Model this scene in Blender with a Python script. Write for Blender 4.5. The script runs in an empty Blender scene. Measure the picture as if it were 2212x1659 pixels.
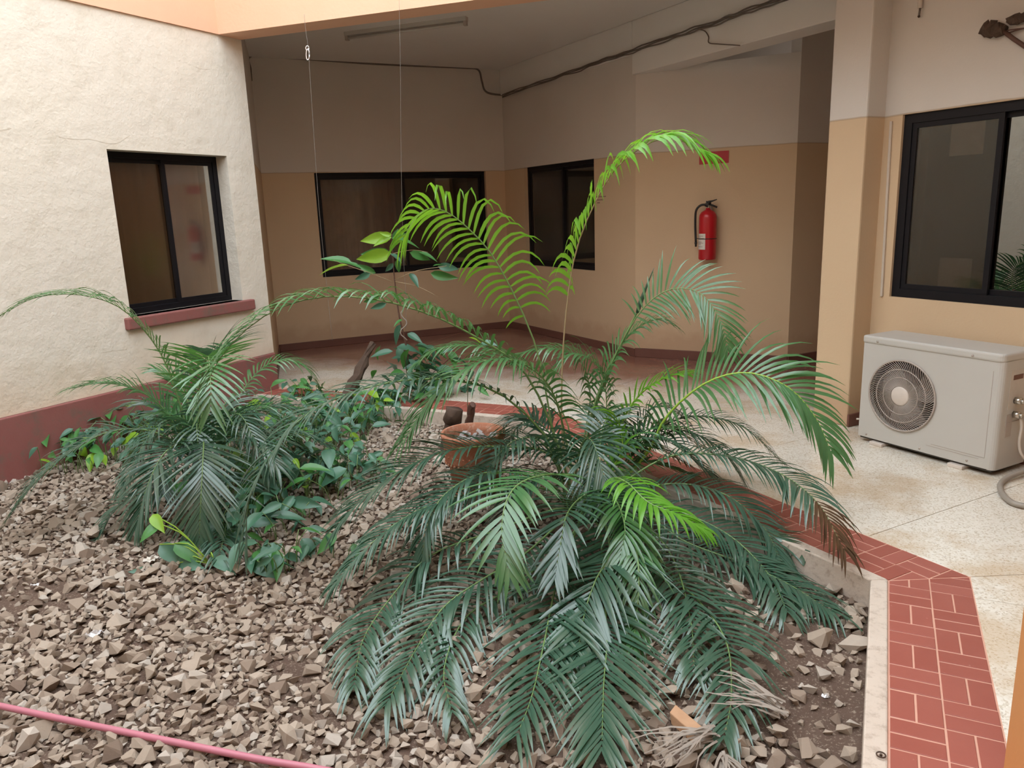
import bpy, bmesh, math, random
import numpy as np
from mathutils import Vector, Matrix
random.seed(7)
SC = bpy.context.scene
COL = SC.collection
# ------------------------------------------------------------------ camera
FPX, CX, CY, EYE = 1650.0, 1106.0, 829.5, 1.55
PITCH, ROLL = math.radians(12.8), math.radians(2.0)
CF = Vector((0, math.cos(PITCH), -math.sin(PITCH)))
_R0 = Vector((1, 0, 0)); _U0 = _R0.cross(CF)
CR = math.cos(ROLL) * _R0 - math.sin(ROLL) * _U0
CU = CR.cross(CF)
EYEP = Vector((0, 0, EYE))
cam = bpy.data.cameras.new('camera'); cam_o = bpy.data.objects.new('camera', cam); COL.objects.link(cam_o)
cam.sensor_width = 36.0; cam.lens = FPX / 2212.0 * 36.0; cam.clip_start = 0.02; cam.clip_end = 200
m = Matrix((CR, CU, -CF)).transposed().to_4x4(); m.translation = EYEP
cam_o.matrix_world = m
SC.camera = cam_o
# ------------------------------------------------------------------ light
w = bpy.data.worlds.new('sky'); SC.world = w; w.use_nodes = True
bg = w.node_tree.nodes['Background']; bg.inputs[0].default_value = (0.86, 0.94, 1.0, 1); bg.inputs[1].default_value = 4.2
SC.view_settings.view_transform = 'Standard'; SC.view_settings.look = 'None'; SC.view_settings.gamma = 1
SC.view_settings.use_curve_mapping = False; SC.view_settings.exposure = 0.28
SC.cycles.max_bounces = 10; SC.cycles.diffuse_bounces = 6; SC.cycles.glossy_bounces = 4
SC.cycles.transmission_bounces = 6; SC.cycles.transparent_max_bounces = 12
SC.cycles.use_denoising = True
SC.cycles.caustics_reflective = False; SC.cycles.caustics_refractive = False

# ------------------------------------------------------------------ measuring helpers
def ray(x, y): return (CF * FPX + CR * (x - CX) - CU * (y - CY)).normalized()
def ground(x, y, z=0.0):
    d = ray(x, y); return EYEP + d * ((z - EYE) / d.z)
def at(x, y, Y):
    d = ray(x, y); return EYEP + d * (Y / d.y)
def project(p):
    v = Vector(p) - EYEP; f = v.dot(CF)
    if f < 0.05: return (-9999, -9999, f)
    return (CX + FPX * v.dot(CR) / f, CY - FPX * v.dot(CU) / f, f)
def onwall(x, y, P, Q):
    d = ray(x, y); n = Vector((-(Q[1] - P[1]), Q[0] - P[0], 0)); t = (Vector((P[0], P[1], EYE)) - EYEP).dot(n) / d.dot(n)
    return EYEP + d * t
def V2(a): return Vector((a[0], a[1]))

# ------------------------------------------------------------------ materials
def new_mat(name):
    m = bpy.data.materials.new(name); m.use_nodes = True
    nt = m.node_tree; b = nt.nodes['Principled BSDF']
    return m, nt, b
def N(nt, typ, **kw):
    n = nt.nodes.new(typ)
    for k, v in kw.items(): setattr(n, k, v)
    return n
def mixc(nt, fac, a, b, blend='MIX'):
    n = nt.nodes.new('ShaderNodeMix'); n.data_type = 'RGBA'; n.blend_type = blend
    for sock, v in ((n.inputs[0], fac), (n.inputs[6], a), (n.inputs[7], b)):
        if hasattr(v, 'links') or isinstance(v, bpy.types.NodeSocket): nt.links.new(v, sock)
        elif isinstance(v, (int, float)): sock.default_value = v
        else: sock.default_value = (*v, 1)
    return n.outputs[2]
def pos(nt): return nt.nodes.new('ShaderNodeNewGeometry').outputs['Position']
def noise(nt, scale, detail=4, rough=.55, vec=None, dist=0):
    n = nt.nodes.new('ShaderNodeTexNoise'); n.inputs['Scale'].default_value = scale; n.inputs['Detail'].default_value = detail
    n.inputs['Roughness'].default_value = rough; n.inputs['Distortion'].default_value = dist
    nt.links.new(vec if vec is not None else pos(nt), n.inputs['Vector']); return n.outputs['Fac']
def ramp(nt, fac, stops):
    r = nt.nodes.new('ShaderNodeValToRGB'); nt.links.new(fac, r.inputs[0])
    e = r.color_ramp.elements
    while len(e) < len(stops): e.new(.5)
    for el, (p, c) in zip(e, stops): el.position = p; el.color = (*c, 1) if not isinstance(c, (int, float)) else (c, c, c, 1)
    return r.outputs[0]
def mth(nt, op, a, b=None, clamp=False):
    n = nt.nodes.new('ShaderNodeMath'); n.operation = op; n.use_clamp = clamp
    for i, v in enumerate((a, b)):
        if v is None: continue
        if isinstance(v, (int, float)): n.inputs[i].default_value = v
        else: nt.links.new(v, n.inputs[i])
    return n.outputs[0]
def bump(nt, b, h, strength=.2, dist=.01):
    n = nt.nodes.new('ShaderNodeBump'); n.inputs['Strength'].default_value = strength; n.inputs['Distance'].default_value = dist
    nt.links.new(h, n.inputs['Height']); nt.links.new(n.outputs[0], b.inputs['Normal'])
def plain(name, c, rough=.5, metal=0, var=.08, scale=30, bmp=0, spec=.5, coat=0):
    m, nt, b = new_mat(name)
    f = noise(nt, scale)
    nt.links.new(mixc(nt, f, [x * (1 - var) for x in c], [min(1, x * (1 + var)) for x in c]), b.inputs['Base Color'])
    b.inputs['Roughness'].default_value = rough; b.inputs['Metallic'].default_value = metal
    b.inputs['Specular IOR Level'].default_value = spec; b.inputs['Coat Weight'].default_value = coat
    if bmp: bump(nt, b, f, bmp, .004)
    return m
def zof(nt):
    s = nt.nodes.new('ShaderNodeSeparateXYZ'); nt.links.new(pos(nt), s.inputs[0]); return s.outputs[2]

def two_tone():
    m, nt, b = new_mat('two_tone_paint')
    z = zof(nt)
    zz = mth(nt, 'ADD', z, mth(nt, 'MULTIPLY', noise(nt, 3, 3), .02))
    f = mth(nt, 'MULTIPLY', mth(nt, 'SUBTRACT', zz, 2.065), 120, True)
    big = noise(nt, 1.3, 5)
    lo = mixc(nt, big, (.55, .39, .25), (.63, .47, .31))
    up = mixc(nt, big, (.58, .53, .48), (.65, .60, .55))
    # splashed grime close to the floor
    g = mth(nt, 'SUBTRACT', 1.0, mth(nt, 'MULTIPLY', mth(nt, 'SUBTRACT', z, mth(nt, 'MULTIPLY', noise(nt, 5, 5), .35)), 7), True)
    lo = mixc(nt, mth(nt, 'MULTIPLY', g, .35), lo, (.36, .20, .12))
    c = mixc(nt, f, lo, up)
    line = mth(nt, 'LESS_THAN', mth(nt, 'ABSOLUTE', mth(nt, 'SUBTRACT', zz, 2.068)), .006)
    c = mixc(nt, mth(nt, 'MULTIPLY', line, .35), c, (.25, .17, .11))
    nt.links.new(c, b.inputs['Base Color']); b.inputs['Roughness'].default_value = .75; b.inputs['Specular IOR Level'].default_value = .25
    bump(nt, b, noise(nt, 60, 5), .25, .004)
    return m
def left_plaster():
    m, nt, b = new_mat('cream_plaster')
    big = noise(nt, .9, 6, .6); mid = noise(nt, 4.5, 6, .65)
    c = mixc(nt, big, (.76, .69, .58), (.73, .68, .61))
    c = mixc(nt, ramp(nt, mid, [(.52, 0.), (.75, 1.)]), c, (.66, .60, .50))
    z = zof(nt)
    low = mth(nt, 'SUBTRACT', 1.0, mth(nt, 'MULTIPLY', mth(nt, 'SUBTRACT', z, mth(nt, 'MULTIPLY', noise(nt, 3, 5), .5)), 2.2), True)
    c = mixc(nt, mth(nt, 'MULTIPLY', low, .55), c, (.66, .45, .28))
    # hairline cracks
    w1 = N(nt, 'ShaderNodeTexWave'); w1.wave_type = 'BANDS'; w1.bands_direction = 'Z'; w1.inputs['Scale'].default_value = .35
    w1.inputs['Distortion'].default_value = 9; w1.inputs['Detail'].default_value = 4; w1.inputs['Detail Scale'].default_value = .8
    nt.links.new(pos(nt), w1.inputs['Vector'])
    cr = mth(nt, 'MULTIPLY', mth(nt, 'GREATER_THAN', w1.outputs['Fac'], .9999), mth(nt, 'GREATER_THAN', noise(nt, 1.1, 2), .58))
    c = mixc(nt, mth(nt, 'MULTIPLY', cr, .45), c, (.35, .28, .2))
    nt.links.new(c, b.inputs['Base Color']); b.inputs['Roughness'].default_value = .8; b.inputs['Specular IOR Level'].default_value = .2
    h = mth(nt, 'ADD', mth(nt, 'MULTIPLY', noise(nt, 7, 4), 1.0), mth(nt, 'MULTIPLY', noise(nt, 45, 4), .25))
    bump(nt, b, h, .55, .02)
    return m
def rough_paint(name, c1, c2, scale=3, bs=.3, rough=.75, spots=None):
    m, nt, b = new_mat(name)
    c = mixc(nt, noise(nt, scale, 6, .6), c1, c2)
    if spots: c = mixc(nt, ramp(nt, noise(nt, scale * 3, 6, .7), [(.5, 0.), (.68, 1.)]), c, spots)
    nt.links.new(c, b.inputs['Base Color']); b.inputs['Roughness'].default_value = rough; b.inputs['Specular IOR Level'].default_value = .3
    bump(nt, b, noise(nt, 40, 5), bs, .006)
    return m
def terrazzo():
    m, nt, b = new_mat('terrazzo')
    base = mixc(nt, noise(nt, 1.6, 4), (.80, .75, .66), (.70, .64, .54))
    v = N(nt, 'ShaderNodeTexVoronoi'); v.inputs['Scale'].default_value = 130; nt.links.new(pos(nt), v.inputs['Vector'])
    chip = ramp(nt, v.outputs['Color'], [(0, (.28, .2, .13)), (.2, (.5, .4, .28)), (.42, (.74, .68, .6)), (1, (.84, .8, .74))])
    c = mixc(nt, .52, base, chip)
    v2 = N(nt, 'ShaderNodeTexVoronoi'); v2.inputs['Scale'].default_value = 55; nt.links.new(pos(nt), v2.inputs['Vector'])
    dk = mth(nt, 'LESS_THAN', v2.outputs['Distance'], .17)
    c = mixc(nt, mth(nt, 'MULTIPLY', dk, .5), c, (.22, .16, .11))
    # tan water stains
    st = ramp(nt, noise(nt, 1.9, 5, .62), [(.47, 0.), (.60, 1.)])
    c = mixc(nt, mth(nt, 'MULTIPLY', st, .5), c, (.50, .33, .17))
    # floor colour mixes to dark red-brown with distance from the garden edge
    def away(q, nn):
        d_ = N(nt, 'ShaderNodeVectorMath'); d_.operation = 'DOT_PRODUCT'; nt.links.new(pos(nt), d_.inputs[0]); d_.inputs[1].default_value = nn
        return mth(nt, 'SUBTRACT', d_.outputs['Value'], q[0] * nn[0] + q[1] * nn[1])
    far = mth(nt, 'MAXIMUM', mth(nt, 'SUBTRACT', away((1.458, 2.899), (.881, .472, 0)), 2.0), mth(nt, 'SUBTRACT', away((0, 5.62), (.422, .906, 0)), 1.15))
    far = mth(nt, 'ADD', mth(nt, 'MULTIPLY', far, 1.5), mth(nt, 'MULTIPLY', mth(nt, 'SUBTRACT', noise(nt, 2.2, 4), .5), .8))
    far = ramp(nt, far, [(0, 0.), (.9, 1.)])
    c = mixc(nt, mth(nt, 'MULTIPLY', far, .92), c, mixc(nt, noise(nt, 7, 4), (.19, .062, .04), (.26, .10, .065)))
    nt.links.new(c, b.inputs['Base Color'])
    r = ramp(nt, noise(nt, 6, 3), [(.3, .12), (.8, .26)])
    nt.links.new(r, b.inputs['Roughness']); b.inputs['Specular IOR Level'].default_value = .55
    return m
def tile_mat():
    m, nt, b = new_mat('red_clay_tile')
    oi = N(nt, 'ShaderNodeObjectInfo').outputs['Random']
    c = mixc(nt, oi, (.28, .07, .05), (.34, .10, .075))
    c = mixc(nt, mth(nt, 'MULTIPLY', noise(nt, 9, 5), .6), c, (.37, .125, .095))
    c = mixc(nt, mth(nt, 'MULTIPLY', ramp(nt, noise(nt, 26, 4, .7), [(.66, 0.), (.72, 1.)]), .35), c, (.72, .42, .34))
    nt.links.new(c, b.inputs['Base Color']); b.inputs['Roughness'].default_value = .38; b.inputs['Specular IOR Level'].default_value = .4
    bump(nt, b, noise(nt, 70, 3), .08, .002)
    return m
def leaf_mat(name, c1, c2, trans, rough=.33, tint=None, sheen=.5):
    m, nt, b = new_mat(name)
    c = mixc(nt, noise(nt, 14, 3), c1, c2)
    nt.links.new(c, b.inputs['Base Color']); b.inputs['Roughness'].default_value = rough
    b.inputs['Specular IOR Level'].default_value = sheen
    tr = N(nt, 'ShaderNodeBsdfTranslucent'); nt.links.new(mixc(nt, .0, tint or c1, c2), tr.inputs[0])
    mx = N(nt, 'ShaderNodeMixShader'); mx.inputs[0].default_value = trans
    nt.links.new(b.outputs[0], mx.inputs[1]); nt.links.new(tr.outputs[0], mx.inputs[2])
    nt.links.new(mx.outputs[0], nt.nodes['Material Output'].inputs[0])
    return m
def glass_mat(name, refl, tint, rough=.0, dust=0, dustc=(.3, .25, .2)):
    m, nt, b = new_mat(name)
    nt.nodes.remove(b)
    gl = N(nt, 'ShaderNodeBsdfGlossy'); gl.inputs['Roughness'].default_value = rough; gl.inputs[0].default_value = (.95, .95, .9, 1)
    tp = N(nt, 'ShaderNodeBsdfTransparent'); tp.inputs[0].default_value = (*tint, 1)
    fr = N(nt, 'ShaderNodeFresnel'); fr.inputs[0].default_value = 1.5
    mx = N(nt, 'ShaderNodeMixShader'); nt.links.new(mth(nt, 'ADD', fr.outputs[0], refl, True), mx.inputs[0])
    nt.links.new(gl.outputs[0], mx.inputs[2])
    df = N(nt, 'ShaderNodeBsdfDiffuse'); df.inputs[0].default_value = (*dustc, 1)
    m2 = N(nt, 'ShaderNodeMixShader'); nt.links.new(mth(nt, 'MULTIPLY', noise(nt, 3, 4), dust * 2), m2.inputs[0])
    nt.links.new(tp.outputs[0], m2.inputs[1]); nt.links.new(df.outputs[0], m2.inputs[2]); nt.links.new(m2.outputs[0], mx.inputs[1])
    nt.links.new(mx.outputs[0], nt.nodes['Material Output'].inputs[0])
    return m
def stone_mat():
    m, nt, b = new_mat('gravel_stone')
    a = N(nt, 'ShaderNodeAttribute'); a.attribute_name = 'rnd'
    oi = N(nt, 'ShaderNodeObjectInfo').outputs['Random']
    r = mth(nt, 'FRACT', mth(nt, 'ADD', a.outputs['Fac'], oi))
    c = ramp(nt, r, [(0, (.15, .105, .08)), (.12, (.26, .20, .155)), (.4, (.35, .285, .225)), (.75, (.42, .35, .285)), (.92, (.43, .39, .345)), (1, (.52, .46, .40))])
    c = mixc(nt, mth(nt, 'MULTIPLY', noise(nt, 25, 5, .6), .5), c, (.23, .17, .13))
    nt.links.new(c, b.inputs['Base Color']); b.inputs['Roughness'].default_value = .85; b.inputs['Specular IOR Level'].default_value = .2
    bump(nt, b, noise(nt, 90, 4), .3, .004)
    return m
def soil_mat():
    m, nt, b = new_mat('soil')
    c = mixc(nt, noise(nt, 5, 6, .6), (.09, .058, .045), (.17, .115, .088))
    c = mixc(nt, ramp(nt, noise(nt, 90, 3, .7), [(.55, 0.), (.7, 1.)]), c, (.34, .27, .21))
    nt.links.new(c, b.inputs['Base Color']); b.inputs['Roughness'].default_value = .95; b.inputs['Specular IOR Level'].default_value = .1
    bump(nt, b, noise(nt, 60, 6, .7), .8, .015)
    return m
M = {}
M['two'] = two_tone(); M['cream'] = left_plaster()
M['plinth'] = rough_paint('oxide_red_paint', (.24, .08, .07), (.31, .13, .12), 2.5, .35, .6, (.20, .12, .10))
M['orange'] = rough_paint('orange_paint', (.80, .46, .30), (.84, .54, .38), 2, .2, .7)
M['post_orange'] = rough_paint('ochre_post_paint', (.60, .27, .10), (.66, .32, .13), 2, .1, .5)
M['white'] = rough_paint('ceiling_paint', (.68, .66, .63), (.74, .72, .69), 1.2, .1, .85)
M['base'] = rough_paint('brown_skirting', (.13, .055, .04), (.18, .08, .06), 5, .25, .5)
M['curb'] = rough_paint('curb_concrete', (.52, .43, .36), (.62, .53, .45), 8, .5, .8, (.40, .32, .26))
M['mortar'] = rough_paint('pink_mortar', (.58, .30, .22), (.64, .37, .28), 20, .3, .8)
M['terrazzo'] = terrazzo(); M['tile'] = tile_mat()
M['alu'] = plain('dark_aluminium', (.009, .008, .010), .5, .0, .2, 40, 0, .2)
M['glass1'] = glass_mat('dusty_pane', .08, (.55, .5, .46), .03, .08)
M['glass2'] = glass_mat('tinted_pane', .0, (.75, .71, .67), .06, .16, (.32, .26, .23))
M['glass4'] = glass_mat('mirror_tint_pane', .20, (.30, .28, .25))
M['glass4b'] = glass_mat('dark_pane', .0, (.6, .55, .5), .03, .035)
M['screen'] = glass_mat('mesh_screen', .0, (.6, .5, .4), .2, .09, (.28, .17, .09))
M['acwhite'] = plain('aged_white_enamel', (.50, .475, .44), .4, 0, .04, 4)
M['acplastic'] = plain('grey_grille_plastic', (.40, .34, .30), .45)
M['acdark'] = plain('dark_coil', (.05, .038, .03), .6)
M['achub'] = plain('pale_hub_plastic', (.62, .54, .48), .45)
M['red'] = plain('red_enamel', (.48, .012, .02), .28, 0, .05, 5)
M['black'] = plain('black_rubber', (.018, .015, .014), .5)
M['chrome'] = plain('nickel', (.6, .57, .52), .3, 1)
M['paper'] = plain('paper', (.66, .62, .56), .8, 0, .05, 60)
M['paperlace'] = rough_paint('crumpled_paper', (.50, .46, .43), (.66, .62, .58), 22, .6, .9)
M['sign'] = plain('red_sign_plate', (.42, .01, .02), .4)
M['ink'] = plain('grey_ink', (.22, .12, .12), .8)
M['signink'] = plain('faded_white_ink', (.62, .35, .33), .8)
M['curtain'] = plain('brown_curtain', (.60, .40, .30), .9, 0, .15, 12)
M['curtain2'] = plain('mauve_curtain', (.36, .23, .21), .9, 0, .15, 12)
M['room'] = plain('room_wall', (.30, .25, .20), .9)
M['wire'] = plain('grey_cable', (.15, .12, .10), .6)
M['pvc'] = plain('cream_pvc_trunking', (.55, .47, .39), .5)
M['hose_w'] = plain('white_hose', (.60, .52, .45), .5)
M['hose_g'] = plain('grey_hose', (.30, .26, .22), .5)
M['pinkhose'] = plain('pink_hose', (.46, .16, .21), .4, 0, .12, 8)
M['string'] = plain('pale_string', (.22, .20, .18), .6)
M['terracotta'] = rough_paint('terracotta', (.34, .12, .065), (.46, .20, .12), 14, .3, .8, (.48, .30, .22))
M['litter'] = plain('grey_leaf_litter', (.30, .28, .27), .9, 0, .3, 60, .5)
M['log'] = rough_paint('dead_wood', (.045, .028, .022), (.13, .085, .06), 18, .8, .9)
M['offcut'] = rough_paint('sawn_offcut', (.36, .20, .11), (.50, .31, .19), 20, .4, .8)
M['dry'] = leaf_mat('dry_leaf', (.30, .25, .21), (.42, .37, .32), .15, .7, sheen=.2)
M['dryd'] = leaf_mat('dry_dark_leaf', (.05, .028, .018), (.13, .07, .03), .15, .6, sheen=.2)
M['pd'] = leaf_mat('palm_leaf_dark', (.034, .088, .058), (.07, .145, .095), .20, .27, (.08, .20, .07), 1.0)
M['pm'] = leaf_mat('palm_leaf_mid', (.055, .16, .06), (.10, .24, .09), .28, .26, (.10, .26, .04), .95)
M['pb'] = leaf_mat('palm_leaf_bright', (.10, .34, .03), (.20, .46, .05), .42, .28, (.26, .55, .03), .6)
M['pet_g'] = plain('green_stalk', (.16, .26, .09), .4, 0, .2, 30)
M['pet_y'] = plain('yellow_green_stalk', (.30, .48, .06), .35, 0, .15, 30)
M['pet_b'] = plain('tan_stalk', (.34, .25, .14), .5, 0, .2, 30)
M['vine_d'] = leaf_mat('broad_leaf_dark', (.045, .13, .085), (.09, .22, .14), .18, .36, (.06, .22, .06), .55)
M['vine_m'] = leaf_mat('broad_leaf_mid', (.06, .21, .06), (.10, .30, .08), .30, .34, (.10, .34, .05), .55)
M['vine_y'] = leaf_mat('broad_leaf_lime', (.22, .44, .03), (.34, .56, .06), .40, .3, (.36, .62, .04), .5)
M['twig'] = plain('brown_twig', (.10, .045, .03), .6)
M['stone'] = stone_mat(); M['soil'] = soil_mat()
M['shine'] = plain('foil_scrap', (.8, .8, .82), .15, .6)

# ------------------------------------------------------------------ mesh helpers
class MB:
    def __init__(s): s.v = []; s.f = []; s.smooth = False
    def add(s, vs, fs):
        o = len(s.v); s.v += [tuple(v) for v in vs]; s.f += [tuple(i + o for i in f) for f in fs]
    def quad(s, a, b, c, d): s.add((a, b, c, d), ((0, 1, 2, 3),))
    def frame_box(s, o, X, Y, Z, x0, x1, y0, y1, z0, z1):
        vs = [o + X * x + Y * y + Z * z for z in (z0, z1) for y in (y0, y1) for x in (x0, x1)]
        s.add(vs, ((0, 2, 3, 1), (4, 5, 7, 6), (0, 1, 5, 4), (2, 6, 7, 3), (0, 4, 6, 2), (1, 3, 7, 5)))
    def box(s, x0, x1, y0, y1, z0, z1):
        s.frame_box(Vector((0, 0, 0)), Vector((1, 0, 0)), Vector((0, 1, 0)), Vector((0, 0, 1)), x0, x1, y0, y1, z0, z1)
    def prism(s, poly, z0, z1):
        n = len(poly); vs = [(p[0], p[1], z0) for p in poly] + [(p[0], p[1], z1) for p in poly]
        s.add(vs, [tuple(range(n - 1, -1, -1)), tuple(range(n, 2 * n))] + [(i, (i + 1) % n, n + (i + 1) % n, n + i) for i in range(n)])
    def tube(s, pts, r, n=8, cap=True):
        pts = [Vector(p) for p in pts]; k = len(pts)
        rs = r if isinstance(r, (list, tuple)) else [r] * k
        prev = None; rings = []
        for i, p in enumerate(pts):
            t = (pts[min(i + 1, k - 1)] - pts[max(i - 1, 0)])
            t = t.normalized() if t.length > 1e-9 else Vector((0, 0, 1))
            if prev is None:
                a = t.cross(Vector((0, 0, 1)));
                if a.length < .1: a = t.cross(Vector((1, 0, 0)))
            else: a = prev - t * prev.dot(t)
            a.normalize(); b = t.cross(a); prev = a
            rings.append([p + (a * math.cos(2 * math.pi * j / n) + b * math.sin(2 * math.pi * j / n)) * rs[i] for j in range(n)])
        vs = [v for rg in rings for v in rg]
        fs = [(i * n + j, i * n + (j + 1) % n, (i + 1) * n + (j + 1) % n, (i + 1) * n + j) for i in range(k - 1) for j in range(n)]
        if cap: fs += [tuple(range(n - 1, -1, -1)), tuple(range((k - 1) * n, k * n))]
        s.add(vs, fs)
    def lathe(s, o, X, Y, Z, prof, n=24):
        # prof: list of (radius, height) ; axis Z
        vs = []; k = len(prof)
        for r, h in prof:
            for j in range(n):
                a = 2 * math.pi * j / n; vs.append(o + X * (r * math.cos(a)) + Y * (r * math.sin(a)) + Z * h)
        s.add(vs, [(i * n + j, i * n + (j + 1) % n, (i + 1) * n + (j + 1) % n, (i + 1) * n + j) for i in range(k - 1) for j in range(n)])
    def ico(s, c, r, sub=1):
        bm = bmesh.new(); bmesh.ops.create_icosphere(bm, subdivisions=sub, radius=r)
        s.add([v.co + Vector(c) for v in bm.verts], [[v.index for v in f.verts] for f in bm.faces]); bm.free()
    def build(s, name, mat, parent=None, smooth=None, **props):
        me = bpy.data.meshes.new(name); me.from_pydata(s.v, [], s.f); me.update()
        if (s.smooth if smooth is None else smooth):
            me.polygons.foreach_set('use_smooth', [True] * len(me.polygons))
        me.materials.append(mat)
        o = bpy.data.objects.new(name, me); COL.objects.link(o)
        if parent: o.parent = parent; o.matrix_parent_inverse = parent_inv(parent)
        for k, v in props.items(): o[k] = v
        return o
_inv = {}
def parent_inv(p):
    if p.name not in _inv:
        mw = Matrix.Identity(4); q = p
        mw = p.matrix_basis.copy()
        while q.parent: mw = q.parent.matrix_basis @ (q.matrix_parent_inverse @ mw); q = q.parent
        _inv[p.name] = mw.inverted()
    return _inv[p.name]
def bevel(o, wd, seg=2):
    md = o.modifiers.new('bevel', 'BEVEL'); md.width = wd; md.segments = seg; md.limit_method = 'ANGLE'; md.angle_limit = .6
    return o
def thing(name, label, cat, loc=(0, 0, 0), group=None):
    o = bpy.data.objects.new(name, None); COL.objects.link(o); o.location = loc; o.empty_display_size = .1
    o['label'] = label; o['category'] = cat
    if group: o['group'] = group
    return o
def tag(o, label, cat, group=None):
    o['label'] = label; o['category'] = cat
    if group: o['group'] = group
    return o
def struct(o): o['kind'] = 'structure'; return o
def struct_empty(name, loc=(0, 0, 0)):
    o = bpy.data.objects.new(name, None); COL.objects.link(o); o.location = loc; o['kind'] = 'structure'; o.empty_display_size = .1
    return o
def smoothcurve(pts, n):
    P = [Vector(p) for p in pts]; P = [P[0] * 2 - P[1]] + P + [P[-1] * 2 - P[-2]]
    out = []; segs = len(P) - 3
    for i in range(n):
        t = i / (n - 1) * segs; k = min(int(t), segs - 1); u = t - k
        a, b, c, d = P[k:k + 4]
        out.append(.5 * ((2 * b) + (c - a) * u + (2 * a - 5 * b + 4 * c - d) * u * u + (3 * b - a - 3 * c + d) * u ** 3))
    return out

# ------------------------------------------------------------------ plan of the place (metres)
def az(d): a = math.radians(d); return Vector((math.cos(a), math.sin(a), 0))
Lc = Vector((-2.20, 7.00, 0)); Ld = Vector((-.4726, -.8813, 0))       # lit wall, running towards the viewer
P1 = Vector((-2.76, 9.00, 0)); P2 = Vector((0.0, 10.335, 0)); P3 = Vector((1.312, 7.931, 0)); P4 = Vector((2.656, 7.20, 0))
P5 = P4 + az(26) * 3.2
W0 = Vector((2.505, 5.13, 0)); WD = Vector((.469, -.883, 0)); WN = Vector((.883, .469, 0))
CEIL = 3.29
Z = Vector((0, 0, 1))
# garden edge (inner line of the kerb)
C1 = Vector((1.458, 2.899, 0)); C2 = Vector((0.0, 5.62, 0)); C3 = Vector((-2.36, 6.72, 0))
C0 = C1 - az(64) * 3.6
EDGE = [C0, C1, C2, C3]
def offset_line(d, z=0.0):
    out = []
    for i, p in enumerate(EDGE):
        ns = []
        for a, b in ((i - 1, i), (i, i + 1)):
            if a < 0 or b >= len(EDGE): continue
            t = (EDGE[b] - EDGE[a]).normalized(); ns.append(Vector((t.y, -t.x, 0)))
        n = sum(ns, Vector((0, 0, 0))).normalized(); k = 1 / n.dot(ns[0])
        out.append(p + n * d * k + Z * z)
    return out

def wall(name, P, Q, z0, z1, holes, mat, thick=.2, outer=1, parent=None, kind=True):
    """P->Q seen from the room; outer=+1 puts the thickness on the left of P->Q."""
    d = (Q - P); L = d.length; d = d / L; n = Vector((-d.y, d.x, 0)) * outer
    P = Vector((P.x, P.y, 0))
    xs = sorted({0, L, *[h[0] for h in holes], *[h[1] for h in holes]}); zs = sorted({z0, z1, *[h[2] for h in holes], *[h[3] for h in holes]})
    def solid(i, j):
        if i < 0 or j < 0 or i >= len(xs) - 1 or j >= len(zs) - 1: return False
        xm = (xs[i] + xs[i + 1]) / 2; zm = (zs[j] + zs[j + 1]) / 2
        return not any(h[0] < xm < h[1] and h[2] < zm < h[3] for h in holes)
    mb = MB(); pt = lambda x, z, t: P + d * x + Z * z + n * t
    for i in range(len(xs) - 1):
        for j in range(len(zs) - 1):
            if not solid(i, j): continue
            a, b, c, e = xs[i], xs[i + 1], zs[j], zs[j + 1]
            mb.quad(pt(a, c, 0), pt(b, c, 0), pt(b, e, 0), pt(a, e, 0)); mb.quad(pt(a, c, thick), pt(a, e, thick), pt(b, e, thick), pt(b, c, thick))
            if not solid(i - 1, j): mb.quad(pt(a, c, 0), pt(a, e, 0), pt(a, e, thick), pt(a, c, thick))
            if not solid(i + 1, j): mb.quad(pt(b, c, 0), pt(b, c, thick), pt(b, e, thick), pt(b, e, 0))
            if not solid(i, j - 1): mb.quad(pt(a, c, 0), pt(a, c, thick), pt(b, c, thick), pt(b, c, 0))
            if not solid(i, j + 1): mb.quad(pt(a, e, 0), pt(b, e, 0), pt(b, e, thick), pt(a, e, thick))
    o = mb.build(name, mat, parent)
    bm = bmesh.new(); bm.from_mesh(o.data); bmesh.ops.remove_doubles(bm, verts=bm.verts, dist=1e-5); bmesh.ops.recalc_face_normals(bm, faces=bm.faces); bm.to_mesh(o.data); bm.free()
    if kind: struct(o)
    return o

# ---- walls
L_len = 9.6
# window_1 in the lit wall: s measured from the corner Lc towards the viewer
def s_on(P, d, q): return (Vector((q[0], q[1], 0)) - P).dot(d)
w1a, w1b = .30, 1.40
wl = wall('wall_left', Lc, Lc + Ld * L_len, .34, 3.04, [(w1a, w1b, .86, 2.08)], M['cream'], .22, -1)
pl = MB(); LN = Vector((.8813, -.4726, 0))      # towards the garden
pl.frame_box(Lc, Ld, LN, Z, -.0, L_len, -.22, .022, -.25, .338); struct(bevel(pl.build('trim_1', M['plinth']), .008))
# back walls
w2 = (s_on(P1, (P2 - P1).normalized(), (-2.225, 9.258)), s_on(P1, (P2 - P1).normalized(), (-.245, 10.215)))
wall('wall_back', P1, P2, 0, CEIL, [(w2[0], w2[1], .84, 2.055)], M['two'], .2, 1)
w3 = (s_on(P2, (P3 - P2).normalized(), (.245, 9.89)), s_on(P2, (P3 - P2).normalized(), (.967, 8.563)))
wall('wall_inner', P2, P3, 0, CEIL, [(w3[0], w3[1], .86, 2.065)], M['two'], .2, 1)
wall('wall_return', Lc + Vector((-.03, .06, 0)), P1, 0, CEIL, [], M['two'], .2, 1)
EXT_TOP = 2.83
wall('wall_extinguisher', P3, P4, 0, EXT_TOP, [], M['two'], .12, 1)
wall('wall_passage', P4 + az(26) * .0, P5, 0, CEIL, [], M['two'], .12, 1)
wall('wall_passage_end', P5, P5 + az(-62) * 6, 0, CEIL, [], M['two'], .2, 1)
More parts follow.
